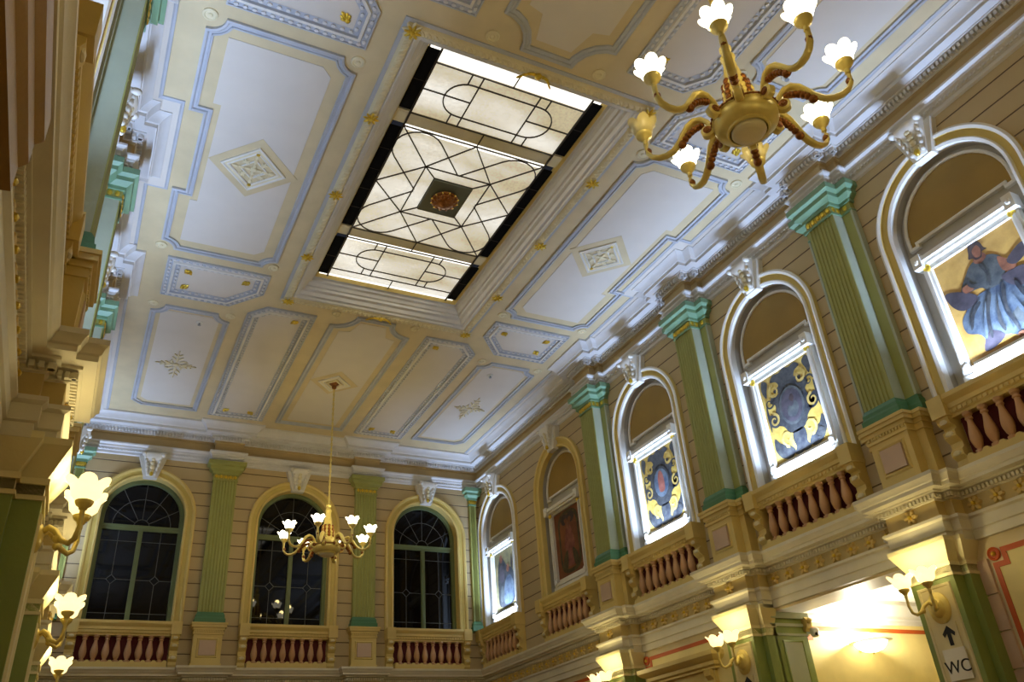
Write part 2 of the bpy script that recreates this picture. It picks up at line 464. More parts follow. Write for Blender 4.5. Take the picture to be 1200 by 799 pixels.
for i in range(len(path)):
    if own[i] == 'F': continue
    a, b = path[i], path[(i + 1) % len(path)]
    A = (a[0] + mt[i][0] * .05, a[1] + mt[i][1] * .05); j = (i + 1) % len(path); B = (b[0] + mt[j][0] * .05, b[1] + mt[j][1] * .05)
    L = math.hypot(B[0] - A[0], B[1] - A[1])
    if L < 0.3: continue
    t = ((B[0] - A[0]) / L, (B[1] - A[1]) / L); nn = (-t[1], t[0]); k = 1 if L < 0.85 else int(L / 0.262)
    for q in range(k):
        s = (q + 0.5) * L / k
        c = (A[0] + t[0] * s, A[1] + t[1] * s)
        if own[i] == 'L' and c[1] < 3.0: continue
        rosette(W2[own[i]], lambda x, y, z: (c[0] + t[0] * x + nn[0] * z, c[1] + t[1] * x + nn[1] * z, 4.195 + y), 0.09)
for k in 'RBL': W2[k].build('rosette_band', ledge[k])

# ------------------------------------------------------------------ pilasters of the upper storey
SIDE = {'R': 'right wall', 'L': 'left wall', 'B': 'back wall'}
def flutes(w, d, n=7, y=0.0, m=0.03, r=0.018):
    pts = [(-w, y), (-w, -d)]
    step = (2 * w - 2 * m) / n
    for i in range(n):
        c = -w + m + step * (i + 0.5)
        for a in range(5):
            t = PI * a / 4
            pts.append((c - step * 0.36 * math.cos(t), -d + r * math.sin(t)))
    return pts + [(w, -d), (w, y)]
def make_pilaster(wf, df, wb, db, cap='teal'):
    root = empty('pilaster')
    mb = MB(); mb.prism(flutes(wf, df), 5.60, 8.40, plan, 'green')
    if db:
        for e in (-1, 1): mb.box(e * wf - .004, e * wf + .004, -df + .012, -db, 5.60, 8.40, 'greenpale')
    mb.build('fluted_shaft', root, 20)
    if db:
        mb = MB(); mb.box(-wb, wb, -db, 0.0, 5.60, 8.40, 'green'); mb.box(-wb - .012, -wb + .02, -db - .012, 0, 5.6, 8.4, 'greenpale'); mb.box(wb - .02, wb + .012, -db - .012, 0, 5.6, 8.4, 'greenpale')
        mb.build('backing_shaft', root)
    def plinth(levels, name, mat):
        mb = MB()
        for e, z0, z1, e1 in levels:
            for (w, d) in ([(wf, df)] + ([(wb, db)] if db else [])):
                lo = [(-w - e, 0), (-w - e, -d - e), (w + e, -d - e), (w + e, 0)]; hi = [(-w - e1, 0), (-w - e1, -d - e1), (w + e1, -d - e1), (w + e1, 0)]
                mb.grid([[(x, y, z0) for x, y in lo], [(x, y, z1) for x, y in hi]], mat)
                mb.face([(x, y, z0) for x, y in lo], mat); mb.face([(x, y, z1) for x, y in hi], mat)
        return mb.build(name, root, 20)
    plinth([(0.05, 5.38, 5.47, 0.05), (0.04, 5.47, 5.50, 0.03), (0.03, 5.50, 5.54, 0.03), (0.03, 5.54, 5.60, 0.0)], 'base', 'dgreen')
    plinth([(0.015, 8.36, 8.39, 0.015), (0.03, 8.50, 8.55, 0.03), (0.04, 8.55, 8.60, 0.10), (0.10, 8.60, 8.66, 0.10), (0.10, 8.66, 8.69, 0.15), (0.15, 8.69, 8.775, 0.15)], 'capital', cap)
    mb = MB()
    for (w, d) in ([(wf, df)] + ([(wb, db)] if db else [])):
        mb.box(-w - .005, w + .005, -d - .008, 0, 8.395, 8.505, 'green')
    n = 5
    for i in range(n):
        c = -wf + (i + 0.5) * 2 * wf / n
        mb.ell((c, -df - 0.012, 8.45), 0.034, 0.02, 0.04, 'gold', 8, 5)
        if i < n - 1: mb.ell((c + wf / n, -df - 0.012, 8.44), 0.012, 0.012, 0.05, 'gold', 6, 4)
    if db:
        for s in (-1, 1): 
            mb.ell((s * (wb - 0.08), -db - 0.012, 8.45), 0.034, 0.02, 0.04, 'gold', 8, 5)
            for q in (0.3, 0.75): mb.ell((s * (wf + 0.008), -db - (df - db) * q, 8.45), 0.02, 0.03, 0.04, 'gold', 8, 5)
    mb.build('gilded_band', root)
    return root
dbl = make_pilaster(0.225, 0.27, 0.39, 0.08)
first = True
GP = 'fluted pilasters between the painted niches'
NP = {('R', 0): 'nearest green fluted pilaster on the right wall, beside the blue-robed figure painting',
      ('R', 1): 'green fluted pilaster on the right wall between the two scrollwork paintings',
      ('R', 2): 'green fluted pilaster on the right wall between a scrollwork painting and the unlit brown one',
      ('L', 0): 'green pilaster on the left wall nearest, seen edge on beside the ceiling',
      ('L', 1): 'green pilaster on the left wall whose teal capital stands second from the camera',
      ('L', 2): 'green pilaster on the left wall farthest, above the largest sconce'}
for s in 'RL':
    for i, y in enumerate(PILS):
        loc, rz = wallpos(s, y)
        o = dbl if first else dup(dbl, loc, rz)
        o.location = loc; o.rotation_euler = (0, 0, rz); tag(o, NP[(s, i)], 'pilaster', GP); first = False
sgl = make_pilaster(0.245, 0.13, 0, 0, 'green')
for i, x in enumerate((-1.58, 1.58)):
    o = sgl if i == 0 else dup(sgl, (x, YB, 0), 0)
    o.location = (x, YB, 0)
    tag(o, ['yellow-green fluted pilaster on the back wall between left and middle windows', 'yellow-green fluted pilaster on the back wall between middle and right windows'][i], 'pilaster', 'pilasters of the back wall')
crn = make_pilaster(0.085, 0.08, 0, 0)
crn.location = (XR - 0.2, YB, 0); tag(crn, 'slim green pilaster in the corner of back and right walls', 'pilaster', 'slim corner pilasters')
c2 = dup(crn, (XL + 0.2, YB, 0), 0, 'slim green pilaster in the corner of back and left walls')

# ------------------------------------------------------------------ pedestals under the pilasters
def make_pedestal(wf, df, wb, db):
    root = empty('pedestal')
    mb = MB()
    L = [(wf, df)] + ([(wb, db)] if db else [])
    for w, d in L: mb.box(-w, w, -d, 0, 4.545, 5.17, 'cream')
    for w, d in L: mb.box(-w - .02, w + .02, -d - .02, 0, 4.545, 4.62, 'cream')
    mb.build('die', root)
    mb = MB()
    for w, d in L:
        for e, z0, z1 in ((0.02, 5.16, 5.20), (0.03, 5.24, 5.29), (0.06, 5.29, 5.34), (0.075, 5.34, 5.38)): mb.box(-w - e, w + e, -d - e, 0, z0, z1, 'cream')
        mb.box(-w - .01, w + .01, -d - .01, 0, 5.2, 5.24, 'cream')
    n = int(2 * wf / 0.045)
    for i in range(n):
        c = -wf + (i + 0.5) * 2 * wf / n; mb.box(c - .014, c + .014, -df - .028, -df, 5.203, 5.238, 'cream')
    mb.build('cap_moulding', root, 20)
    mb = MB(); h = 0.165; za, zb = 4.76, 5.06
    sweep(mb, [(-0.035, df), (-0.02, df + .02), (0.0, df + .012), (0.0, df + .0)], [(-h, za), (h, za), (h, zb), (-h, zb)], True, face_, 'cream')
    mb.box(-h + .012, h - .012, -df - .03, -df, za + .012, zb - .012, 'pink')
    mb.build('raised_panel', root, 20)
    return root
pd = make_pedestal(0.27, 0.30, 0.38, 0.15)
NPD = {('R', 0): 'cream pedestal with pink square panel under the nearest right-wall pilaster', ('R', 1): 'cream pedestal with pink panel under the second right-wall pilaster from the camera',
       ('R', 2): 'cream pedestal with pink panel under the farthest double pilaster of the right wall', ('L', 0): 'cream pedestal under the nearest left-wall pilaster, seen from below',
       ('L', 1): 'cream pedestal under the second left-wall pilaster from the camera', ('L', 2): 'cream pedestal under the farthest left-wall pilaster'}
k = 0
for s in 'RL':
    for i, y in enumerate(PILS):
        loc, rz = wallpos(s, y); o = pd if k == 0 else dup(pd, loc, rz); k += 1
        o.location = loc; o.rotation_euler = (0, 0, rz); tag(o, NPD[(s, i)], 'pedestal', 'pedestals of the pilasters')
pb = make_pedestal(0.27, 0.18, 0, 0)
for i, x in enumerate((-1.58, 1.58)):
    o = pb if i == 0 else dup(pb, (x, YB, 0), 0); o.location = (x, YB, 0)
    tag(o, 'yellow pedestal with square panel on the back wall, left of the middle window' if i == 0 else 'yellow pedestal with square panel on the back wall, right of the middle window', 'pedestal', 'pedestals of the back wall')

# ------------------------------------------------------------------ balustrades
def make_balustrade():
    root = empty('balustrade')
    mb = MB()
    prof = [(0.0, 5.12), (0.14, 5.12), (0.14, 5.15), (0.16, 5.16), (0.16, 5.21), (0.18, 5.22), (0.18, 5.27), (0.21, 5.30), (0.23, 5.33), (0.23, 5.38), (0.0, 5.38)]
    w = 0.98
    rows = [[(-w, -p, z) for p, z in prof], [(w, -p, z) for p, z in prof]]
    mb.grid(rows, 'cream')
    for r in rows: mb.face(r, 'cream')
    for i in range(30):
        c = -0.92 + i * 1.84 / 29; mb.box(c - .018, c + .018, -0.178, -0.158, 5.165, 5.205, 'cream')
    mb.build('hand_rail', root, 20)
    mb = MB(); mb.box(-0.80, 0.80, -0.17, 0, 4.545, 4.64, 'cream')
    for i in range(9):
        c = -0.76 + i * 0.19; 
        mb.prism([(c - .05, 4.64), (c + .05, 4.64), (c + .02, 4.675), (c - .02, 4.675)], 0.04, 0.16, face_, 'cream')
    mb.build('bottom_rail', root, 20)
    mb = MB(); mb.box(-0.81, 0.81, -0.012, -0.002, 4.62, 5.13, 'crimson'); mb.build('crimson_backing', root)
    prof = [(0.052, 4.64), (0.052, 4.68), (0.03, 4.69), (0.03, 4.70), (0.045, 4.72), (0.062, 4.78), (0.066, 4.82), (0.058, 4.88), (0.042, 4.95), (0.032, 5.0), (0.03, 5.03), (0.042, 5.04), (0.042, 5.055), (0.034, 5.065), (0.045, 5.085), (0.052, 5.09), (0.052, 5.125)]
    me = None
    for i in range(8):
        if me is None:
            b = MB(); b.lathe(prof, 12, 'baluster'); o = b.build('baluster', root, 45); me = o
        else:
            o = me.copy(); COL.objects.link(o); o.parent = root
        o.location = (-0.665 + i * 0.19, -0.10, 0)
    for s in (-1, 1):
        mb = MB()
        prof2 = [(0.0, 4.56), (0.08, 4.56), (0.10, 4.60), (0.09, 4.66), (0.115, 4.68), (0.15, 4.70), (0.15, 4.76), (0.10, 4.80), (0.10, 4.86), (0.13, 4.88), (0.17, 4.92), (0.17, 4.98), (0.12, 5.01), (0.13, 5.04), (0.19, 5.06), (0.21, 5.10), (0.21, 5.16), (0.0, 5.16)]
        mb.prism(prof2, s * 0.90 - 0.075, s * 0.90 + 0.075, lambda p, z, u: (u, -p, z), 'cream')
        mb.box(s * 0.90 - .095, s * 0.90 + .095, -0.245, 0, 5.14, 5.385, 'cream')
        for zz, pp in ((4.73, 0.15), (4.95, 0.17), (5.09, 0.20)): mb.ell((s * 0.90, -pp, zz), 0.055, 0.02, 0.03, 'palegold', 8, 4)
        mb.build('console_bracket', root, 25)
    return root
bal = make_balustrade()
NB = ['balustrade with rose balusters under the painting of the blue-robed figure', 'balustrade with rose balusters under the blue oval scrollwork painting', 'balustrade with rose balusters under the red-centred scrollwork painting',
      'balustrade under the unlit brown painting on the right wall', 'balustrade under the painting nearest the room corner']
GB = 'balustrades under the upper openings'
k = 0
for i, y in enumerate(NICHES):
    loc, rz = wallpos('R', y); o = bal if k == 0 else dup(bal, loc, rz); k += 1
    o.location = loc; o.rotation_euler = (0, 0, rz); tag(o, NB[i], 'balustrade', GB)
for i, x in enumerate(WINX):
    o = dup(bal, (x, YB, 0), 0); tag(o, ['yellow balustrade under the left window of the back wall', 'yellow balustrade under the middle window, behind the hanging chandelier', 'yellow balustrade under the right window of the back wall'][i], 'balustrade', GB)
NBL = ['cream balustrade on the left wall, nearest above the camera', 'cream balustrade on the left wall between its first two pilasters', 'cream balustrade on the left wall between its second and third pilasters', 'cream balustrade on the left wall beyond its third pilaster']
for i, y in enumerate(NICHES[:4]):
    loc, rz = wallpos('L', y); tag(dup(bal, loc, rz), NBL[i], 'balustrade', GB)

# ------------------------------------------------------------------ arch surrounds, keystones
def make_surround():
    mb = MB()
    prof = [(0.004, -0.06), (0.004, 0.045), (-0.03, 0.06), (-0.045, 0.05), (-0.05, 0.03), (-0.09, 0.035), (-0.13, 0.045), (-0.135, 0.07), (-0.17, 0.085), (-0.2, 0.07), (-0.2, 0.0)]
    sweep(mb, prof, arch(HALF, ZSP, Z0, 32), False, face_, ['white', 'white', 'white', 'white', 'yfascia', 'yfascia', 'cream', 'white', 'white', 'cream'])
    return mb.build('arch_surround', None, 30)
sur = make_surround()
def unlit_tint(o):  # cream replaces white where no blue uplight falls: lighting put into the colour
    o.data = o.data.copy()
    for q, m in enumerate(o.data.materials):
        if m == M['white']: o.data.materials[q] = M['cream']
    return o
def make_keystone():
    root = empty('keystone')
    mb = MB()
    mb.prism([(-0.13, 8.28), (0.13, 8.28), (0.27, 8.74), (-0.27, 8.74)], 0.0, 0.12, face_, 'white')
    mb.build('wedge_block', root)
    mb = MB()
    pr = [(0.12, 8.30), (0.16, 8.30), (0.19, 8.34), (0.18, 8.40), (0.17, 8.5), (0.19, 8.58), (0.25, 8.64), (0.29, 8.70), (0.29, 8.76), (0.24, 8.79), (0.0, 8.79)]
    def wid(z): return 0.085 + (z - 8.30) * 0.22
    rows = []
    for q in range(9):
        t = -1 + q / 4
        rows.append([(t * wid(z), -(p - 0.03 * t * t * (1 if p > .12 else 0)), z) for p, z in pr])
    mb.grid(rows, 'white'); mb.face(rows[0], 'white'); mb.face(rows[-1], 'white')
    mb.build('scroll', root, 50)
    mb = MB()
    for s in (-1, 1):
        for j in range(5):
            z = 8.36 + j * 0.085; mb.ell((s * (wid(z) - 0.02), -0.19 - 0.012 * j, z), 0.03, 0.03, 0.05, 'white', 8, 5)
        mb.ell((s * 0.19, -0.26, 8.74), 0.045, 0.06, 0.045, 'white', 10, 6)
    for j in range(4): mb.ell((0, -0.19 - 0.016 * j, 8.40 + j * 0.085), 0.05, 0.03, 0.05, 'palegold', 8, 5)
    mb.ell((0, -0.2, 8.335), 0.04, 0.04, 0.05, 'gold', 8, 5)
    mb.build('acanthus_leaf', root, 60)
    return root
key = make_keystone()
NS = ['arched moulding around the niche of the blue-robed figure painting', 'arched moulding around the niche of the blue oval scrollwork painting', 'arched moulding around the niche of the red-centred scrollwork painting',
      'yellow arched moulding around the unlit brown painting', 'arched moulding around the niche nearest the room corner']
NK = ['white scroll keystone over the niche of the blue-robed figure', 'white scroll keystone over the blue oval scrollwork painting', 'white scroll keystone over the red-centred scrollwork painting', 'cream keystone over the unlit brown painting', 'white keystone over the niche nearest the room corner']
k = 0
for i, y in enumerate(NICHES):
    loc, rz = wallpos('R', y)
    o = sur if k == 0 else dup(sur, loc, rz); o.location = loc; o.rotation_euler = (0, 0, rz)
    if i == 3: unlit_tint(o)
    tag(o, NS[i], 'arch moulding', 'arch mouldings')
    o = key if k == 0 else dup(key, loc, rz); o.location = loc; o.rotation_euler = (0, 0, rz); tag(o, NK[i], 'keystone', 'keystones'); k += 1
for i, x in enumerate(WINX):
    w = ['left', 'middle', 'right'][i]
    tag(unlit_tint(dup(sur, (x, YB, 0), 0)), 'yellow arched moulding around the %s window of the back wall' % w, 'arch moulding', 'arch mouldings')
    tag(dup(key, (x, YB, 0), 0), 'cream keystone over the %s window of the back wall' % w, 'keystone', 'keystones')
for i, y in enumerate(NICHES[:]):
    loc, rz = wallpos('L', y)
    tag(dup(sur, loc, rz), 'arched moulding on the left wall, %s from the camera' % ['first', 'second', 'third', 'fourth', 'fifth'][i], 'arch moulding', 'arch mouldings')
    tag(dup(key, loc, rz), 'white keystone on the left wall, %s from the camera' % ['first', 'second', 'third', 'fourth', 'fifth'][i], 'keystone', 'keystones')

# ------------------------------------------------------------------ niche blinds (tympanum panels)
def make_tymp():
    root = empty('lunette_blind'); h = 0.72
    path = [(h, 7.40), (h, ZSP)] + [(h * math.cos(PI * i / 24), ZSP + h * math.sin(PI * i / 24)) for i in range(1, 24)] + [(-h, ZSP), (-h, 7.40), (-h + .12, 7.40), (-h + .12, 7.45), (h - .12, 7.45), (h - .12, 7.40)]
    mb = MB(); mb.prism(path, -0.165, -0.13, face_, 'blind'); mb.build('panel', root, 20)
    mb = MB(); sweep(mb, [(-0.012, -0.165), (-0.012, -0.11), (0.012, -0.10), (0.03, -0.11), (0.03, -0.13)], path, True, face_, 'white'); mb.build('edge_bead', root, 25)
    return root
ty = make_tymp()
NT = ['rounded tan lunette panel above the painting of the blue-robed figure', 'rounded tan lunette panel above the blue oval scrollwork painting', 'rounded tan lunette panel above the red-centred scrollwork painting', 'rounded tan lunette panel above the unlit brown painting', 'rounded tan lunette panel above the painting nearest the corner']
for i, y in enumerate(NICHES):
    loc, rz = wallpos('R', y); o = ty if i == 0 else dup(ty, loc, rz); o.location = loc; o.rotation_euler = (0, 0, rz); tag(o, NT[i], 'lunette panel', 'lunette panels')

# ------------------------------------------------------------------ paintings
def frame_parts(root):
    mb = MB()
    for s in (-1, 1):
        mb.box(s * .585 - .05, s * .585 + .05, 0.06, 0.15, 5.50, 7.10, 'white')
        mb.box(s * .585 - .018, s * .585 + .018, 0.03, 0.06, 5.60, 7.06, 'white')
        for zz in (5.66, 7.03): mb.ell((s * .565, 0.045, zz), 0.05, 0.03, 0.05, 'white' if zz < 6 else 'gold', 12, 6)
    mb.box(-.64, .64, 0.04, 0.15, 5.48, 5.56, 'white'); mb.box(-.56, .56, 0.05, 0.15, 5.58, 5.64, 'white')
    mb.box(-.50, .50, 0.10, 0.15, 5.64, 5.70, 'white'); mb.box(-.56, .56, 0.08, 0.15, 7.02, 7.10, 'niche')
    mb.build('frame', root, 25)
    mb = MB()
    mb.box(-.62, .62, -0.02, 0.10, 7.12, 7.18, 'white')
    mb.box(-.58, .58, 0.02, 0.12, 7.08, 7.12, 'white')
    for s in (-1, 1): mb.box(s * .62 - .06, s * .62 + .06, -0.04, 0.12, 7.04, 7.22, 'white'); mb.ell((s * .62, -0.045, 7.13), 0.035, 0.02, 0.045, 'white', 8, 4)
    mb.build('top_bar', root, 25)
    mb = MB(); mb.prism([(-.78, 5.385), (.78, 5.385), (.78, 5.44), (-.78, 5.44)], -0.16, 0.012, face_, 'white'); mb.build('sill_board', root)
def blob(mb, pts, mat, lay, n=4):
    """flat painted shape with a smoothed (Catmull-Rom) outline, a brush-thin layer on the canvas"""
    out = []; N_ = len(pts)
    for i in range(N_):
        p0, p1, p2, p3 = (Vector(pts[(i + q) % N_]) for q in (-1, 0, 1, 2))
        for j in range(n):
            t = j / n
            out.append(0.5 * ((2 * p1) + (p2 - p0) * t + (2 * p0 - 5 * p1 + 4 * p2 - p3) * t * t + (3 * p1 - p0 - 3 * p2 + p3) * t ** 3))
    d = 0.119 - 0.0015 * lay
    mb.face([(p[0], d, p[1]) for p in out], mat)
def sym(mb, pts, mat, lay, n=4):
    if pts[0][0] == 0 and pts[-1][0] == 0:
        blob(mb, pts + [(-x, z) for x, z in pts[1:-1]][::-1], mat, lay, n); return
    blob(mb, pts, mat, lay, n); blob(mb, [(-x, z) for x, z in pts][::-1], mat, lay + .4, n)
def curl(mb, c, r, a0, turns, w, mat, lay, flip=1, n=18):
    """painted volute: a tapering spiral ribbon"""
    d = 0.119 - 0.0015 * lay; L = []; R = []
    for i in range(n + 1):
        t = i / n; rr = r * (1 - 0.78 * t); a = a0 + flip * turns * 2 * PI * t; ww = w * (1 - 0.6 * t) / 2
        L.append((c[0] + (rr + ww) * math.cos(a), d, c[1] + (rr + ww) * math.sin(a))); R.append((c[0] + (rr - ww) * math.cos(a), d, c[1] + (rr - ww) * math.sin(a)))
    mb.grid([L, R], mat)
def canvas_mesh(root, ground, draw):
    mb = MB(); mb.box(-.545, .545, 0.12, 0.15, 5.62, 7.06, ground)
    draw(mb)
    mb.build('canvas', root, smooth=False)
def draw_woman(mb):
    blob(mb, [(-.19, 6.40), (.12, 6.42), (.40, 6.44), (.53, 6.3), (.53, 5.86), (.30, 5.80), (.14, 5.72), (-.05, 5.82), (-.24, 5.76), (-.30, 5.95), (-.44, 6.05), (-.45, 6.2), (-.36, 6.30)], 'p_blue', 1)
    blob(mb, [(.10, 6.0), (.53, 6.1), (.53, 5.84), (.25, 5.80)], 'p_slate', 2)
    blob(mb, [(-.2, 5.95), (-.05, 5.82), (-.24, 5.74), (-.33, 5.78)], 'p_plum', 2)
    blob(mb, [(-.11, 6.79), (.02, 6.81), (.17, 6.76), (.26, 6.62), (.17, 6.42), (-.02, 6.40), (-.11, 6.47), (-.30, 6.50), (-.32, 6.57), (-.21, 6.70)], 'p_slate', 3)
    blob(mb, [(.20, 6.70), (.30, 6.60), (.36, 6.5), (.30, 6.46), (.20, 6.52)], 'p_skin', 4)
    blob(mb, [(.28, 6.60), (.50, 6.70), (.53, 6.58), (.36, 6.50)], 'p_plum', 5)
    blob(mb, [(.16, 6.46), (.42, 6.45), (.53, 6.35), (.45, 6.22), (.25, 6.28)], 'p_plum', 4)
    blob(mb, [(-.52, 6.62), (-.36, 6.57), (-.18, 6.42), (-.22, 6.33), (-.38, 6.32), (-.49, 6.44)], 'p_plum', 5)
    blob(mb, [(-.30, 6.58), (-.20, 6.58), (-.17, 6.50), (-.28, 6.50)], 'p_skin', 6)
    blob(mb, [(-.03, 6.86), (.06, 6.86), (.10, 6.78), (.0, 6.74), (-.06, 6.79)], 'p_skin', 6)
    blob(mb, [(-.08, 6.92), (-.05, 7.02), (.03, 7.05), (.09, 6.98), (.11, 6.90), (.14, 6.86), (.08, 6.86), (.05, 6.80), (-.02, 6.80), (-.05, 6.84), (-.1, 6.86)], 'p_dark', 7)
    blob(mb, [(-.03, 6.93), (.04, 6.97), (.07, 6.90), (.04, 6.82), (-.02, 6.84)], 'p_skin', 8)
    blob(mb, [(.08, 5.76), (.15, 5.76), (.15, 5.68), (.09, 5.68)], 'p_skin', 8)
    for pts in ([(-.05, 6.36), (-.16, 6.14), (-.20, 5.88), (-.17, 5.88), (-.12, 6.12), (-.02, 6.32)], [(.12, 6.36), (.06, 6.1), (.10, 5.80), (.13, 5.80), (.10, 6.1), (.16, 6.34)],
                [(-.2, 6.32), (-.33, 6.2), (-.38, 6.06), (-.34, 6.08), (-.28, 6.2), (-.16, 6.3)], [(.26, 6.3), (.30, 6.1), (.42, 5.92), (.45, 5.95), (.34, 6.12), (.30, 6.3)], [(0.0, 6.2), (-.06, 6.0), (-.04, 5.86), (-.01, 5.88), (-.02, 6.0), (.03, 6.18)],
                [(-.02, 6.72), (.02, 6.58), (.0, 6.44), (.03, 6.44), (.05, 6.58), (.02, 6.72)], [(-.2, 6.66), (-.22, 6.56), (-.14, 6.48), (-.12, 6.5), (-.18, 6.58)]):
        blob(mb, pts, 'p_navy', 9, 3)
    for pts in ([(-.1, 6.3), (-.2, 6.1), (-.26, 5.9), (-.23, 5.9), (-.16, 6.12)], [(.06, 6.3), (.0, 6.1), (.03, 5.84), (.06, 5.84), (.05, 6.1)], [(.2, 6.2), (.2, 6.0), (.28, 5.86), (.3, 5.88), (.24, 6.02)]):
        blob(mb, pts, 'p_blue', 10, 3)
def draw_scroll(red):
    def f(mb):
        S = 'p_navy'
        sym(mb, [(0, 7.02), (.10, 6.98), (.22, 7.0), (.30, 6.92), (.20, 6.88), (.16, 6.80), (.28, 6.76), (.22, 6.70), (.10, 6.72), (0, 6.78)], S, 1)
        sym(mb, [(0, 6.80), (.14, 6.72), (.26, 6.66), (.32, 6.72), (.38, 6.62), (.30, 6.54), (.34, 6.42), (.42, 6.34), (.34, 6.24), (.24, 6.18), (.16, 6.06), (0, 6.02)], S, 2)
        sym(mb, [(.34, 6.40), (.46, 6.44), (.48, 6.30), (.38, 6.22), (.28, 6.26)], S, 2)
        sym(mb, [(0, 6.05), (.10, 6.04), (.13, 5.94), (.11, 5.82), (.16, 5.74), (.06, 5.70), (0, 5.72)], S, 2)
        sym(mb, [(.14, 5.80), (.26, 5.92), (.38, 5.98), (.46, 6.08), (.50, 5.94), (.44, 5.80), (.32, 5.72), (.2, 5.72)], S, 2)
        sym(mb, [(.36, 6.94), (.46, 7.0), (.5, 6.86), (.44, 6.72), (.40, 6.82)], S, 1)
        for s in (-1, 1):
            curl(mb, (s * .26, 6.76), .11, PI / 2, 1.2, .05, 'p_gold', 4, -s)
            curl(mb, (s * .38, 6.34), .10, PI / 2, 1.2, .045, 'p_gold', 4, s)
            curl(mb, (s * .22, 6.00), .12, -PI / 2, 1.2, .05, 'p_gold', 4, s)
            curl(mb, (s * .36, 5.86), .10, PI, 1.2, .03, S, 5, s)
            curl(mb, (s * .40, 6.62), .09, 0, 1.1, .035, S, 5, s)
            blob(mb, [(s * .46, 6.6), (s * .5, 6.5), (s * .49, 6.2), (s * .46, 6.3)], S, 1)
        ring = [(.24 * math.cos(2 * PI * i / 16), 6.42 + .29 * math.sin(2 * PI * i / 16)) for i in range(16)]
        blob(mb, ring, 'p_slate' if not red else S, 6, 1)
        blob(mb, [(x * .84, 6.42 + (z - 6.42) * .86) for x, z in ring], 'p_plum' if not red else 'p_blue', 7, 1)
        if red:
            blob(mb, [(-.07, 6.28), (-.08, 6.5), (-.03, 6.62), (.03, 6.62), (.08, 6.5), (.07, 6.28)], 'p_red', 8)
        else:
            blob(mb, [(-.10, 6.30), (-.06, 6.44), (.0, 6.40), (.08, 6.46), (.12, 6.34), (.02, 6.24)], 'p_slate', 8)
            blob(mb, [(-.02, 6.52), (.03, 6.58), (.07, 6.52), (.03, 6.46)], 'p_dark', 8)
    return f
def draw_brown(mb):
    blob(mb, [(-.36, 6.88), (0, 7.0), (.36, 6.88), (.40, 6.4), (.36, 5.86), (0, 5.74), (-.36, 5.86), (-.40, 6.4)], 'p_green', 1)
    blob(mb, [(-.30, 6.80), (0, 6.92), (.30, 6.80), (.33, 6.4), (.30, 5.92), (0, 5.82), (-.30, 5.92), (-.33, 6.4)], 'cv_brown', 2)
    sym(mb, [(0, 6.9), (.14, 6.94), (.26, 6.86), (.22, 6.74), (.10, 6.72), (.14, 6.82), (.04, 6.84), (0, 6.78)], 'p_dark', 3)
    blob(mb, [(-.08, 6.66), (0, 6.72), (.08, 6.66), (.14, 6.5), (.20, 6.3), (.14, 6.1), (.2, 5.92), (.0, 5.86), (-.2, 5.92), (-.14, 6.1), (-.2, 6.3), (-.14, 6.5)], 'p_red', 3)
    blob(mb, [(-.05, 6.70), (0, 6.76), (.05, 6.70), (.03, 6.6), (-.03, 6.6)], 'p_skin', 4)
    sym(mb, [(.10, 6.2), (.24, 6.1), (.30, 5.9), (.16, 5.84), (.1, 6.0)], 'p_green', 4)
def draw_corner(mb):
    blob(mb, [(-.34, 5.80), (-.40, 6.2), (-.36, 6.7), (-.22, 6.92), (-.08, 6.80), (.10, 6.62), (.34, 6.5), (.44, 6.2), (.42, 5.9), (.2, 5.76)], 'p_navy', 1)
    blob(mb, [(-.1, 5.82), (-.12, 6.1), (.02, 6.36), (.22, 6.40), (.36, 6.2), (.38, 5.95), (.2, 5.78)], 'p_blue', 2)
    blob(mb, [(-.30, 6.6), (-.22, 6.72), (-.10, 6.62), (-.06, 6.4), (-.18, 6.3), (-.3, 6.4)], 'p_plum', 3)
    blob(mb, [(-.26, 6.86), (-.20, 6.94), (-.12, 6.88), (-.14, 6.76), (-.23, 6.76)], 'p_skin', 4)
    blob(mb, [(.06, 6.58), (.14, 6.66), (.2, 6.58), (.16, 6.48), (.08, 6.5)], 'p_skin', 4)
    blob(mb, [(-.3, 6.1), (-.2, 6.24), (-.1, 6.1), (-.16, 5.9), (-.28, 5.9)], 'p_slate', 4)
    blob(mb, [(.28, 6.62), (.33, 6.85), (.36, 6.7), (.35, 6.5)], 'p_dark', 2)
ART = [('cv_gold', draw_woman, 'framed painting of a seated figure in blue robes on ochre, at the right'),
       ('cv_mustard', draw_scroll(False), 'framed painting of dark blue scrollwork around a dark oval on mustard yellow'),
       ('cv_mustard', draw_scroll(True), 'framed painting of blue scrollwork around a reddish centre on the right wall'),
       ('cv_brown', draw_brown, 'unlit brown and red painting in a yellowish frame, second from the corner'),
       ('cv_dim', draw_corner, 'framed painting of dark blue draped figures, beside the room corner')]
for i, y in enumerate(NICHES):
    loc, rz = wallpos('R', y); root = empty('painting', loc, rz)
    frame_parts(root); canvas_mesh(root, ART[i][0], ART[i][1]); tag(root, ART[i][2], 'painting', 'paintings in the right-wall niches')

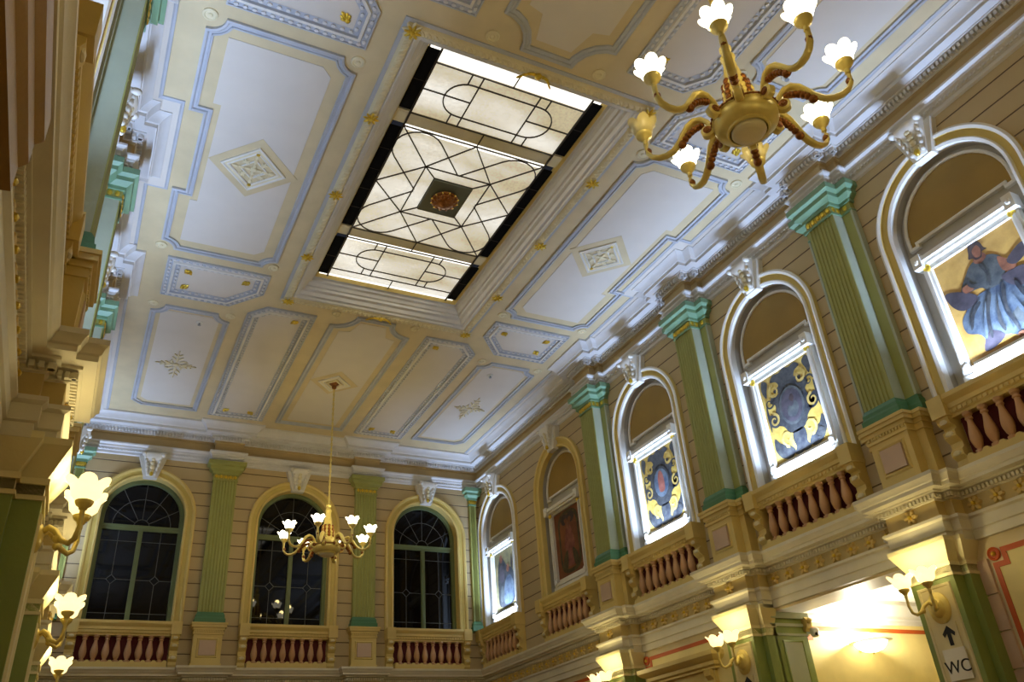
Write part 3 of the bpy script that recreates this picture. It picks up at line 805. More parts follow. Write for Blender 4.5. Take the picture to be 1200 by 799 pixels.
# ------------------------------------------------------------------ uplights on the sills
def make_uplight():
    mb = MB(); mb.box(-.55, .55, -0.10, -0.02, 5.385, 5.41, 'fixture'); mb.box(-.53, .53, -0.09, -0.03, 5.41, 5.414, 'uplens')
    o = mb.build('strip_light', None)
    return o
UPE = 98
up = make_uplight(); k = 0
upl = bpy.data.lights.new('uplight_beam', 'AREA'); upl.shape = 'RECTANGLE'; upl.size = 1.0; upl.size_y = 0.05; upl.energy = UPE; upl.spread = math.radians(104); upl.color = (0.46, 0.63, 1.0)
def place_up(side, y, label):
    global k
    loc, rz = wallpos(side, y)
    o = up if k == 0 else dup(up, loc, rz); k += 1
    o.location = loc; o.rotation_euler = (0, 0, rz); tag(o, label, 'lamp', 'strip lights on the niche sills')
    l = bpy.data.objects.new('uplight_beam', upl); COL.objects.link(l); l.location = (loc[0] + (-0.06 if side == 'R' else 0.06), y, 5.425); l.rotation_euler = (PI, 0, PI / 2)
    l.rotation_euler = (Matrix.Rotation(rz, 3, 'Z') @ Matrix.Rotation(PI - 0.15, 3, 'X')).to_euler()
for i, nm in zip((0, 1, 2, 4), ('the blue-robed figure painting', 'the blue oval scrollwork painting', 'the red-centred scrollwork painting', 'the painting by the corner')):
    place_up('R', NICHES[i], 'cold white strip light on the sill below ' + nm)
for i, nm in zip((0, 1, 2, 4), ('first', 'second', 'third', 'fifth')):
    place_up('L', NICHES[i], 'cold white strip light on the %s sill of the left wall' % nm)

# ------------------------------------------------------------------ back windows
def make_window(name):
    root = struct(empty(name))
    h = HALF - 0.02; d = -0.24
    mb = MB(); mb.face([face_(u, z, d) for u, z in arch(h, ZSP, Z0)], 'glass'); mb.build('glass_pane', root, smooth=False)
    mb = MB()
    sweep(mb, [(-0.02, d - 0.05), (-0.02, d + 0.06), (0.055, d + 0.06), (0.065, d + 0.03), (0.065, d)], arch(h, ZSP, Z0), False, face_, 'wgreen')
    mb.box(-h, h, 0.19, 0.27, 7.24, 7.33, 'wgreen'); mb.box(-h, h, 0.17, 0.2, 7.30, 7.345, 'wgreen'); mb.box(-.045, .045, 0.18, 0.27, Z0, 7.26, 'wgreen'); mb.box(-.015, .015, 0.165, 0.18, Z0, 7.24, 'wgreen')
    mb.build('frame', root, 25)
    mb = MB(); y0, y1 = 0.232, 0.238
    r = 0.006
    def line(p, q):
        p, q = Vector(p), Vector(q); t = (q - p).normalized(); n = Vector((-t[1], t[0])) * r
        mb.prism([tuple(p + n), tuple(q + n), tuple(q - n), tuple(p - n)], -y1, -y0, face_, 'muntin')
    for s in (-1, 1):
        c = s * 0.40; zc = 6.25
        line((c, Z0), (c, zc - .09)); line((c, zc + .09), (c, 7.24))
        line((s * .045, zc), (c - s * .09, zc)); line((c + s * .09, zc), (s * h, zc))
        for a in range(4):
            p = (c + .09 * math.cos(a * PI / 2), zc + .09 * math.sin(a * PI / 2)); q = (c + .09 * math.cos((a + 1) * PI / 2), zc + .09 * math.sin((a + 1) * PI / 2)); line(p, q)
        line((s * .045, 7.02), (s * h, 7.02)); line((s * .045, 5.6), (s * h, 5.6))
    for a in (30, 60, 90, 120, 150):
        a = math.radians(a); line((.15 * math.cos(a), 7.33 + .15 * math.sin(a)), (.9 * math.cos(a), 7.33 + .9 * math.sin(a) * 1.02))
    for R in (.15, .56):
        for i in range(16):
            a, b = PI * i / 16, PI * (i + 1) / 16; line((R * math.cos(a), 7.33 + R * 1.05 * math.sin(a)), (R * math.cos(b), 7.33 + R * 1.05 * math.sin(b)))
    mb.build('lead_tracery', root)
    return root
w0 = None
for i, x in enumerate(WINX):
    if w0 is None: w0 = make_window('window_1'); w0.location = (x, YB, 0)
    else: o = dup(w0, (x, YB, 0), 0); o.name = 'window_%d' % (i + 1)

# ------------------------------------------------------------------ ceiling panels
def cpanel_mould(mb, path, prof, mats): sweep(mb, prof, path, True, plan, mats)
PM = [(0.0, 9.60), (0.0, 9.562), (0.025, 9.552), (0.04, 9.562), (0.045, 9.585), (0.075, 9.585), (0.08, 9.57), (0.10, 9.57), (0.10, 9.60)]
PMM = ['bluegrey'] * 8
def inset(path, d):
    mt = offs(path, True); return [(p[0] + m[0] * d, p[1] + m[1] * d) for p, m in zip(path, mt)]
def ccw(path):
    A = sum(path[i][0] * path[(i + 1) % len(path)][1] - path[(i + 1) % len(path)][0] * path[i][1] for i in range(len(path)))
    return path if A > 0 else path[::-1]
def slab(mb, path, z, mat): mb.prism(path, 9.6, z, plan, mat)
def concave(cx, cy, sx, sy, r, n=5):
    """quarter-round bite at a rectangle corner; sx, sy point into the panel"""
    return [(cx + sx * r * math.cos(t), cy + sy * r * math.sin(t)) for t in [PI / 2 * i / n for i in range(n + 1)]]
def mirror(path, s, t): return ccw([(x * s, YS + (y - YS) * t) for x, y in path])

def roundel(mb, x, y):
    mb.lathe([(0.085, 0.0), (0.085, -0.018), (0.065, -0.026), (0.055, -0.016), (0.03, -0.016), (0.02, -0.03), (0.001, -0.034)], 14, 'palegold', (x, y, 9.6))
def leafcorner(mb, x, y, a):
    for da, l in ((-0.9, .08), (-.45, .10), (0, .13), (.45, .10), (.9, .08)):
        c, s_ = math.cos(a + da), math.sin(a + da); mb.ell((x + c * l * .55, y + s_ * l * .55, 9.578), l * .5, .022, .018, 'gold', 8, 4, a + da)
    mb.ell((x, y, 9.572), .035, .035, .025, 'gold', 8, 4)

TOPNAME = {1: 'far end of the ceiling', -1: 'near end of the ceiling'}
SIDN = {1: 'right', -1: 'left'}
# big side panels with a diamond ornament
def big_panel(s):
    root = empty('ceiling_panel', (0, 0, 0))
    xo, xi, y0, y1, r = 3.79, 2.04, 6.68, 11.26, 0.2
    p = concave(xi, y0, 1, 1, r)[::-1] + concave(xo, y0, -1, 1, r) + [(xo, YMID - .79), (xo - .18, YMID - .79), (xo - .18, YMID + .79), (xo, YMID + .79)] + concave(xo, y1, -1, -1, r)[::-1] + concave(xi, y1, 1, -1, r)
    p = ccw([(s * x, y) for x, y in p])
    mb = MB(); cpanel_mould(mb, p, PM, PMM); mb.build('moulding', root, 30)
    d = 0.26; c = 0.13
    q = [(xi + d, y0 + d + c), (xi + d + c, y0 + d), (xo - d - c, y0 + d), (xo - d, y0 + d), (xo - d, YMID - .99), (xo - .36, YMID - .99), (xo - .36, YMID + .99), (xo - d, YMID + .99), (xo - d, y1 - d), (xi + d + c, y1 - d), (xi + d, y1 - d - c)]
    mb = MB(); slab(mb, ccw([(s * x, y) for x, y in q]), 9.592, 'field'); mb.build('pale_field', root, smooth=False)
    mb = MB()
    for cx, cy in ((xo - .02, y0 + .02), (xi + .03, y0 + .02), (xo - .02, y1 - .02), (xi + .03, y1 - .02)): roundel(mb, s * cx, cy)
    mb.build('roundel_ornaments', root, 40)
    return root
def diamond(mb, cx, cy, hx, hy, leaf=True):
    p = [(cx + hx, cy), (cx, cy + hy), (cx - hx, cy), (cx, cy - hy)]
    slab(mb, p, 9.588, 'ground')
    q = inset(p, 0.115); sweep(mb, [(0, 9.59), (0, 9.565), (0.02, 9.56), (0.035, 9.572), (0.06, 9.572), (0.075, 9.562), (0.09, 9.575), (.09, 9.59)], q, True, plan, ['white'] * 3 + ['palegold'] + ['white'] * 3)
    if leaf:
        for a in range(4):
            t = a * PI / 2; ex, ey = (hx * .48, 0) if a % 2 == 0 else (0, hy * .48)
            sg = 1 if a < 2 else -1
            for f in (.25, .55, .85): mb.ell((cx + ex * sg * f, cy + ey * sg * f, 9.577), .05, .028, .016, 'palegold', 8, 4, t)
            m = (cx + hx * .2 * (1 if a in (0, 3) else -1), cy + hy * .2 * (1 if a < 2 else -1))
            for da in (0.3, 1.2, -.6): mb.ell((m[0], m[1], 9.577), .07, .02, .014, 'palegold', 8, 4, t + da)
        sweep(mb, [(0, 9.59), (0, 9.572), (.02, 9.57), (.03, 9.59)], inset(p, 0.29), True, plan, 'white')
        mb.ell((cx, cy, 9.575), .05, .05, .02, 'palegold', 10, 4)
        for e in (1, -1): mb.ell((cx, cy + e * hy * .52, 9.567), .03, .03, .015, 'gold', 8, 4)
for s in (1, -1):
    o = big_panel(s); tag(o, 'large notched ceiling panel %s of the skylight with blue-grey moulding' % SIDN[s], 'ceiling panel', 'large side ceiling panels')
    mb = MB(); diamond(mb, s * 2.83, YMID + .02, .60, .62); tag(mb.build('ceiling_rosette', None, 30), 'diamond-shaped leafy plaster rosette on the ceiling %s of the skylight' % SIDN[s], 'ceiling rosette', 'diamond ceiling rosettes')

# beaded panels
def beaded(mb_root, path, corners):
    mb = MB()
    sweep(mb, [(0.0, 9.60), (0.0, 9.565), (0.02, 9.56), (0.025, 9.58), (0.08, 9.58), (0.09, 9.575), (0.10, 9.545), (0.135, 9.545), (0.14, 9.585), (0.215, 9.588)], path, True, plan, ['bluegrey'] * 5 + ['white'] * 2 + ['bluegrey'] * 2)
    for off, zz, h, mt_ in ((0.05, 9.568, .02, 'cornice'), (0.18, 9.577, .02, 'cornice')):
        q = inset(path, off)
        for i in range(len(q)):
            a, b = q[i], q[(i + 1) % len(q)]; L = math.hypot(b[0] - a[0], b[1] - a[1]); k = max(1, int(L / 0.095))
            ang = math.atan2(b[1] - a[1], b[0] - a[0])
            for j in range(k):
                f = (j + .5) / k; mb.ell((a[0] + (b[0] - a[0]) * f, a[1] + (b[1] - a[1]) * f, zz), .034, .026, h, mt_, 6, 3, ang)
    mb.build('beaded_moulding', mb_root, 30)
    mb = MB(); slab(mb, inset(path, .215), 9.592, 'field'); mb.build('pale_field', mb_root, smooth=False)
    for (x, y, a) in corners:
        mb = MB(); leafcorner(mb, x, y, a); mb.build('gilded_leaf', mb_root, 50)
def cpanel(name_fn, label, cat='ceiling panel', group=None):
    root = empty('ceiling_panel'); name_fn(root); tag(root, label, cat, group); return root
hexp = [(2.05, 11.48), (3.64, 11.48), (3.64, 12.60), (2.53, 12.60), (2.05, 12.05)]
nar = [(1.04, 12.42), (1.90, 12.42), (2.19, 12.74), (2.19, 17.02), (1.04, 17.02)]
leafp_ = concave(2.42, 12.93, 1, 1, .22)[::-1] + concave(3.73, 12.93, -1, 1, .22) + [(3.73, 16.75), (3.53, 16.95), (2.42, 16.95)]
cen = concave(-.76, 12.2, 1, 1, .4)[::-1] + concave(.76, 12.2, -1, 1, .4) + [(.76, 17.0), (-.76, 17.0)]
for t in (1, -1):
    for s in (1, -1):
        hp = mirror(hexp, s, t); P2 = lambda pts: [(x * s, YS + (y - YS) * t, math.atan2(t * math.sin(a), s * math.cos(a))) for x, y, a in pts]
        cpanel(lambda r: beaded(r, hp, P2([(2.36, 11.79, PI / 4), (3.33, 11.79, 3 * PI / 4), (3.33, 12.29, -3 * PI / 4)])),
               'small beaded ceiling panel with one cut corner, %s side, %s' % (SIDN[s], TOPNAME[t]), group='small beaded ceiling panels')
        np_ = mirror(nar, s, t)
        cpanel(lambda r: beaded(r, np_, P2([(1.33, 12.72, PI / 4), (1.33, 16.73, -PI / 4), (1.90, 16.73, -3 * PI / 4)])),
               'long narrow beaded ceiling panel, %s of the centre at the %s' % (SIDN[s], TOPNAME[t]), group='narrow beaded ceiling panels')
        lp = mirror(leafp_, s, t)
        def leafpanel(r):
            mb = MB(); cpanel_mould(mb, lp, PM, PMM); mb.build('moulding', r, 30)
            f = mirror([(2.72, 13.12), (3.43, 13.12), (3.56, 13.25), (3.56, 16.62), (3.43, 16.75), (2.59, 16.75), (2.59, 13.25)], s, t)
            mb = MB(); slab(mb, f, 9.592, 'field'); mb.build('pale_field', r, smooth=False)
            mb = MB(); roundel(mb, s * 2.44, YS + (12.95 - YS) * t); roundel(mb, s * 3.71, YS + (12.95 - YS) * t); mb.build('roundel_ornaments', r, 40)
        cpanel(leafpanel, 'ceiling panel with leaf ornament in the %s corner of the %s' % (SIDN[s], TOPNAME[t]), group='corner ceiling panels')
        mb = MB(); cx, cy = s * 3.08, YS + (15.02 - YS) * t
        for q in range(4):
            a = q * PI / 2; K = 1.55 if q % 2 else 1.0
            fnl = lambda u, v, z: (cx + (u * math.cos(a) - v * math.sin(a)), cy + (u * math.sin(a) + v * math.cos(a)), z)
            for uu, vv, ll, ww, rr in ((.12, 0, .09, .03, 0), (.24, 0, .08, .022, 0), (.33, 0, .05, .014, 0), (.16, .06, .07, .022, .6), (.16, -.06, .07, .022, -.6), (.25, .045, .05, .016, .7), (.25, -.045, .05, .016, -.7), (.09, .09, .06, .03, .8), (.10, .14, .05, .02, 1.6)):
                mb.ell((uu * K, vv, 9.58), ll * (1.2 if q % 2 else 1), ww, .016, 'palegold', 8, 4, rr, fnl)
        mb.ell((cx, cy, 9.578), .06, .06, .025, 'palegold', 10, 5)
        tag(mb.build('leaf_ornament', None, 60), 'four-pointed acanthus leaf plaster ornament in the %s corner panel, %s' % (SIDN[s], TOPNAME[t]), 'ceiling ornament', 'acanthus ceiling ornaments')
    cp = mirror(cen, 1, t)
    def cenpanel(r):
        mb = MB(); cpanel_mould(mb, cp, PM, PMM); mb.build('moulding', r, 30)
        f = mirror([(-.24, 12.4), (.24, 12.4), (.34, 12.75), (.54, 12.8), (.54, 16.8), (-.54, 16.8), (-.54, 12.8), (-.34, 12.75)], 1, t)
        mb = MB(); slab(mb, f, 9.592, 'field'); mb.build('pale_field', r, smooth=False)
        mb = MB(); roundel(mb, -.74, YS + (12.24 - YS) * t); roundel(mb, .74, YS + (12.24 - YS) * t); mb.build('roundel_ornaments', r, 40)
    cpanel(cenpanel, 'plain central ceiling panel that holds the %s' % ('distant chandelier' if t > 0 else 'near chandelier'), group='central ceiling panels')

# ------------------------------------------------------------------ skylight
def skylight():
    root = empty('skylight', (0, YS, 0))
    rect = lambda o: [(-SGX - o, -SGY - o), (SGX + o, -SGY - o), (SGX + o, SGY + o), (-SGX - o, SGY + o)]
    mb = MB()
    prof = [(0.02, 9.96), (0.0, 9.93), (-.02, 9.88), (-.06, 9.87), (-.06, 9.82), (-.10, 9.80), (-.12, 9.75), (-.15, 9.74), (-.15, 9.69), (-.20, 9.67), (-.22, 9.61), (-.26, 9.60), (-.27, 9.565), (-.30, 9.555), (-.31, 9.575)]
    sweep(mb, prof, rect(0), True, plan, ['cream', 'cream'] + ['cornice'] * 12)
    sweep(mb, [(-.31, 9.575), (-.32, 9.55), (-.345, 9.53), (-.375, 9.522), (-.41, 9.53), (-.43, 9.55), (-.44, 9.578), (-.49, 9.578), (-.49, 9.605)], rect(0), True, plan, ['palegold'] * 6 + ['bluegrey'] * 2)
    mb.build('frame', root, 30)
    mb = MB(); R = rect(.375)
    for i in range(4):
        a, b = R[i], R[(i + 1) % 4]; L = math.hypot(b[0] - a[0], b[1] - a[1]); k = int(L / 0.085); ang = math.atan2(b[1] - a[1], b[0] - a[0])
        for j in range(k):
            f = (j + .5) / k; c = (a[0] + (b[0] - a[0]) * f, a[1] + (b[1] - a[1]) * f)
            mb.ell((c[0], c[1], 9.526), .052, .022, .02, 'palegold', 6, 4, ang + 0.8); mb.ell((c[0] - .02 * math.sin(ang), c[1] + .02 * math.cos(ang), 9.527), .04, .018, .018, 'palegold', 6, 4, ang - 0.8)
    for x, y in R:
        for q in range(8): mb.ell((x + .06 * math.cos(q * PI / 4), y + .06 * math.sin(q * PI / 4), 9.515), .07, .028, .025, 'palegold', 8, 4, q * PI / 4)
    mb.build('leaf_moulding', root, 60)
    flower = MB()
    for q in range(8):
        a = q * PI / 4; flower.ell((.055 * math.cos(a), .055 * math.sin(a), -.01), .055, .02, .015, 'gold', 8, 4, a)
    flower.ell((0, 0, -.02), .03, .03, .03, 'gold', 8, 5)
    fl = None
    spots = [(s * (SGX + .39), y) for s in (-1, 1) for y in (-1.55, 0.06, 1.66)] + [(s * (SGX + .37), t * (SGY + .37)) for s in (-1, 1) for t in (-1, 1)]
    for x, y in spots:
        if fl is None: o = fl = flower.build('gilded_flower', root, 60)
        else: o = fl.copy(); COL.objects.link(o); o.parent = root
        o.location = (x, y, 9.50)
    for t in (-1, 1):
        mb = MB()
        for s in (-1, 1):
            for q in range(4): mb.ell((s * (.06 + q * .05), 0.012 * q * q, 9.50 + .004 * q), .05, .026 - .004 * q, .02, 'gold', 8, 4, s * .25 * q)
        mb.ell((0, 0, 9.49), .05, .05, .035, 'gold', 8, 5)
        o = mb.build('gilded_spray', root, 60); o.location = (0, t * (SGY + .37), 0)
    ZG = 9.95
    secs = [(-SGY + .02, -1.46), (-1.20, 1.20), (1.46, SGY - .02)]
    for a, b in secs:
        mb = MB(); mb.face([(-1.10, a, ZG), (1.10, a, ZG), (1.10, b, ZG), (-1.10, b, ZG)], 'skyglass'); mb.build('glass_panel', root, smooth=False)
        n = 2 if b - a < 2 else 5
        for s in (-1, 1):
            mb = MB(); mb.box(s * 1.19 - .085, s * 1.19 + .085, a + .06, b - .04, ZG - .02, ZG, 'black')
            for q in range(1, n): yy = a + .06 + (b - a - .1) * q / n; mb.box(s * 1.19 - .085, s * 1.19 + .085, yy - .004, yy + .004, ZG - .024, ZG - .015, 'lead')
            mb.build('dark_side_strip', root)
    for yb in (-1.33, 1.33):
        mb = MB(); mb.box(-SGX, SGX, yb - .13, yb + .10, ZG - .012, ZG + .03, 'palegold'); mb.box(-SGX, SGX, yb - .10, yb + .06, ZG - .016, ZG - .012, 'palegold'); mb.build('cross_bar', root)
        mb = MB(); mb.box(-1.10, 1.10, yb + .10, yb + .20, ZG - .006, ZG + .02, 'skylamp'); mb.build('lamp_strip', root)
    for s in (-1, 1):
        mb = MB(); e0, e1 = sorted((s * (SGY - .25), s * SGY)) if s < 0 else (SGY - .05, SGY); mb.box(-1.24, 1.24, e0, e1, ZG - .006, ZG + .02, 'skylamp'); mb.build('lamp_strip', root)
    mb = MB(); r = .0085
    def line(p, q, z=ZG - .026, r=r):
        p, q = Vector(p), Vector(q); L = (q - p).length
        if L < 1e-4: return
        t = (q - p) / L; n = Vector((-t[1], t[0])) * r
        mb.prism([tuple(p + n), tuple(q + n), tuple(q - n), tuple(p - n)], z - .008, z + .008, plan, 'lead')
    def poly(pts, closed=False):
        for i in range(len(pts) - (0 if closed else 1)): line(pts[i], pts[(i + 1) % len(pts)])
    for s in (-1, 1):
        line((s * 1.10, -SGY), (s * 1.10, SGY), r=.013)
        for y in (-SGY + .19, SGY - .19): pass
    for s in (-1, 1):       # end sections
        ya, yb = s * 1.46, s * (SGY - .26); ym = (ya + yb) / 2; hh = abs(yb - ya) / 2 - .17
        line((-1.1, yb), (1.1, yb)); line((-1.1, ya), (1.1, ya)); line((0, yb), (0, s * SGY), r=.007)
        cx = .50
        pts = [(cx + hh * math.cos(t), ym + hh * math.sin(t)) for t in [-PI / 2 + PI * i / 14 for i in range(15)]] + [(-cx + hh * math.cos(t), ym + hh * math.sin(t)) for t in [PI / 2 + PI * i / 14 for i in range(15)]]
        poly(pts, True)
        for x in (-.42, .42): line((x, ya), (x, yb))
        for x in (-.58, .58):
            for e in (-1, 1): line((x, ym + e * hh), (x, yb if (yb - ym) * e > 0 else ya))
        for e in (-1, 1): line((e * .42, ym), (e * 1.1, ym))
    for e in (-1, 1): line((-1.1, e * 1.2), (1.1, e * 1.2))
    X, Y = 1.08, 1.18
    for e in (-1, 1):        # two crossing bands with round ends
        dx, dy = X, e * Y; L = math.hypot(dx, dy); t = Vector((dx / L, dy / L)); n = Vector((-t[1], t[0])); hw = .36; ln = L - hw - .13
        pts = [t * ln + n * (hw * math.cos(a)) + t * (hw * math.sin(a)) for a in [PI * i / 12 for i in range(13)]]
        pts += [-t * ln - n * (hw * math.cos(a)) - t * (hw * math.sin(a)) for a in [PI * i / 12 for i in range(13)]]
        for i in range(len(pts)):
            a, b = pts[i], pts[(i + 1) % len(pts)]
            N_ = max(1, int((b - a).length / .05))
            for q in range(N_):
                u, v = a.lerp(b, q / N_), a.lerp(b, (q + 1) / N_); m = (u + v) / 2
                if abs(m[0]) < .52 and abs(m[1]) < .55: continue
                line(u, v)
        line((.52, e * .55), (X, e * Y)); line((-.52, e * .55), (-X, e * Y))
        line((.52, e * .55), (0, e * 1.2)); line((-.52, e * .55), (0, e * 1.2)); line((e * .52, .55), (e * 1.1, 0)); line((e * .52, -.55), (e * 1.1, 0))
    poly([(-.52, -.55), (.52, -.55), (.52, .55), (-.52, .55)], True); poly([(-.31, -.36), (.31, -.36), (.31, .36), (-.31, .36)], True)
    for a in (-1, 1):
        for b in (-1, 1): line((a * .31, b * .36), (a * .52, b * .55))
    for e in (-1, 1): line((0, e * 1.2), (0, e * 1.46), r=.007)
    mb.build('lead_tracery', root, smooth=False)
    mb = MB(); mb.box(-.31, .31, -.36, .36, ZG - .06, ZG - .03, 'plate'); pl = mb.build('centre_plate', root)
    mb = MB(); mb.lathe([(.20, -.06), (.215, -.08), (.20, -.10), (.17, -.10), (.15, -.13), (.09, -.16), (.04, -.17), (.001, -.172)], 24, 'copper', (0, 0, ZG))
    for q in range(12):
        a = q * PI / 6; mb.ell((.15 * math.cos(a), .15 * math.sin(a), ZG - .115), .05, .02, .03, 'copper', 8, 4, a); mb.ell((.2 * math.cos(a), .2 * math.sin(a), ZG - .095), .025, .012, .015, 'gold', 6, 4, a)
    mb.build('bronze_rosette', pl, 50)
    return root
tag(skylight(), 'rectangular backlit leaded glass skylight in the middle of the ceiling', 'skylight')

# ------------------------------------------------------------------ lamps: shades, chandeliers, sconces
def shade_mesh(mb, mat, c, sc=1.0):
    n = 36; rows = []; W6 = lambda t: 2 * abs(math.cos(3 * t)) ** 0.8 - 1.2
    for r, z, ru in ((.026, 0, 0), (.058, .010, 0), (.080, .032, .02), (.086, .06, .04), (.092, .085, .07), (.108, .105, .10), (.122, .118, .11), (.114, .112, .11), (.085, .085, .06), (.07, .05, .02), (.04, .02, 0)):
        rows.append([(c[0] + sc * r * (1 + ru * W6(t)) * math.cos(t), c[1] + sc * r * (1 + ru * W6(t)) * math.sin(t), c[2] + sc * (z + ru * .16 * W6(t))) for t in [2 * PI * j / n for j in range(n)]])
    mb.grid(rows, mat, closed_v=True)
def cup_mesh(mb, c, mat='brass', sc=1.0):
    mb.lathe([(.001, -.09 * sc), (.018 * sc, -.085 * sc), (.018 * sc, -.05 * sc), (.026 * sc, -.045 * sc), (.03 * sc, -.03 * sc), (.05 * sc, -.015 * sc), (.058 * sc, .0), (.06 * sc, .015 * sc), (.05 * sc, .02 * sc), (.001, .02 * sc)], 16, mat, c)
BULB = 9.0
def chandelier(loc, phase, off, label):
    root = empty('chandelier', loc)                         # origin at the rim of the bowl, z = 6.17 in the room
    mb = MB()
    mb.lathe([(.001, .10), (.12, .10), (.14, .085), (.22, .06), (.245, .05), (.25, .03), (.262, .02), (.262, .0), (.25, -.01), (.255, -.03), (.245, -.07), (.21, -.10), (.185, -.112), (.17, -.118), (.165, -.135), (.15, -.14), (.145, -.13)], 36, 'brass')
    mb.build('bowl', root, 40)
    mb = MB(); mb.lathe([(.135, -.125), (.135, -.145), (.125, -.16), (.09, -.172), (.05, -.176), (.001, -.178)], 32, 'palegold'); mb.build('base_disc', root, 50)
    mb = MB()
    for j in range(40):
        a = 2 * PI * j / 40; mb.ell((.262 * math.cos(a), .262 * math.sin(a), .012), .014, .01, .012, 'copper', 6, 4, a)
    mb.lathe([(.255, .0), (.268, .006), (.268, .018), (.255, .024)], 40, 'copper'); mb.build('bead_ring', root, 60)
    mb = MB()
    mb.lathe([(.12, .08), (.13, .11), (.125, .15), (.11, .22), (.10, .30), (.105, .36), (.10, .40), (.075, .44), (.07, .50), (.055, .58), (.05, .66), (.062, .68), (.062, .70), (.04, .72), (.035, .76), (.05, .78), (.05, .81), (.025, .83), (.02, .86), (.001, .87)], 24, 'brass')
    mb.build('stem', root, 40)
    mb = MB()
    for j in range(8):
        a = 2 * PI * j / 8
        for q in range(4): mb.ell(((.115 - .006 * q) * math.cos(a), (.115 - .006 * q) * math.sin(a), .20 + q * .06), .022, .03, .034, 'copper', 8, 5, a)
        for q in range(3): mb.ell(((.12) * math.cos(a + .39), (.12) * math.sin(a + .39), .16 + q * .05), .015, .02, .03, 'brass', 6, 4, a)
    mb.build('leaf_cluster', root, 60)
    ztop = ZC - loc[2]
    mb = MB(); z = .86; q = 0
    while z < ztop - .12:
        R = .028
        pts = [(R * .6 * math.cos(t) if q % 2 else 0, 0 if q % 2 else R * .6 * math.cos(t), z + .03 + R * 1.3 * math.sin(t)) for t in [2 * PI * i / 8 for i in range(9)]]
        mb.tube(pts, .007, 5, 'brass', up=(.3, .5, .1)); z += .055; q += 1
    mb.tube([(0, 0, .85), (0, 0, ztop - .1)], .005, 6, 'brass')
    mb.build('chain', root, 60)
    mb = MB(); mb.lathe([(.001, ztop - .16), (.03, ztop - .15), (.05, ztop - .12), (.045, ztop - .09), (.08, ztop - .05), (.11, ztop - .03), (.12, ztop - .012)], 20, 'copper'); mb.build('canopy', root, 50)
    prof = [(.235, .02), (.262, .045), (.285, .095), (.33, .145), (.39, .155), (.445, .12), (.49, .055), (.535, -.015), (.59, -.07), (.65, -.095), (.715, -.09), (.765, -.06), (.795, -.01), (.80, .05), (.80, .10)]
    rad = [.018, .020, .022, .024, .026, .026, .025, .024, .023, .022, .021, .020, .019, .018, .017]
    arms = []
    for kk in range(8):
        a = math.radians(phase + 45 * kk); ca, sa = math.cos(a), math.sin(a)
        mb = MB(); mb.tube([(r * ca, r * sa, z) for r, z in prof], rad, 10, 'brass', flat=1.5)
        def disc(r, z, R, m):       # scroll end seen from the side
            mb.lathe([(.001, -.035), (R * .6, -.035), (R, -.025), (R, .025), (R * .6, .035), (.001, .035)], 14, m, fn=lambda x, y, zz: ((r + x) * ca - zz * sa, (r + x) * sa + zz * ca, z + y))
        def disc2(r, z, R):
            for e in (-1, 1): mb.lathe([(.001, e * .043), (R * .4, e * .043), (R * .55, e * .037), (R, e * .04), (R, e * .03)], 14, 'copper', fn=lambda x, y, zz: ((r + x) * ca - zz * sa, (r + x) * sa + zz * ca, z + y))
        disc(.297, -.005, .055, 'brass'); disc2(.297, -.005, .034)
        arm = mb.build('arm', root, 50)
        mb = MB()
        for q in range(7):
            t = q / 6; r = .34 + .17 * t; z = .115 - .11 * t * t - .02
            mb.ell((r * ca, r * sa, z - .012), .03, .034, .026, 'copper', 8, 5, a)
        mb.ell((.515 * ca, .515 * sa, -.035), .04, .036, .036, 'copper', 8, 5, a); mb.build('copper_leaf', arm, 60)
        mb = MB(); mb.ell((.79 * ca, .79 * sa, .012), .03, .028, .035, 'copper', 8, 5, a); mb.build('copper_bud', arm, 60)
        c = (.80 * ca, .80 * sa, .19)
        mb = MB(); cup_mesh(mb, c, 'brass', 1.15); mb.build('cup', arm, 50)
        lit = kk not in off
        mb = MB(); shade_mesh(mb, 'shade' if lit else 'shade_off', (c[0], c[1], c[2] + .015)); sh = mb.build('glass_shade', arm, 60)
        if lit: lamp('bulb', 'POINT', (c[0], c[1], c[2] + .17), BULB, (1.0, 0.77, 0.31), sh, shadow_soft_size=0.05)
    return tag(root, label, 'chandelier', 'chandeliers')
chandelier((0.08, 3.24, 6.23), 39, (2, 0), 'large near chandelier of cream and gold metal, eight arms, two shades unlit')
chandelier((-0.05, 14.8, 6.18), 18, (), 'distant chandelier with all tulip shades lit, hanging before the back windows')
for i, (x, y, t) in enumerate(((0.08, 3.24, 0), (-0.05, 14.8, 0))):
    mb = MB(); diamond(mb, x, y, .5, .52, False)
    sweep(mb, [(0, 9.59), (0, 9.56), (.03, 9.555), (.05, 9.58)], inset([(x + .5, y), (x, y + .52), (x - .5, y), (x, y - .52)], .24), True, plan, 'palegold')
    tag(mb.build('ceiling_rosette', None, 30), 'diamond-shaped plaster rosette holding the %s chandelier' % ('near' if i == 0 else 'distant'), 'ceiling rosette', 'chandelier rosettes')

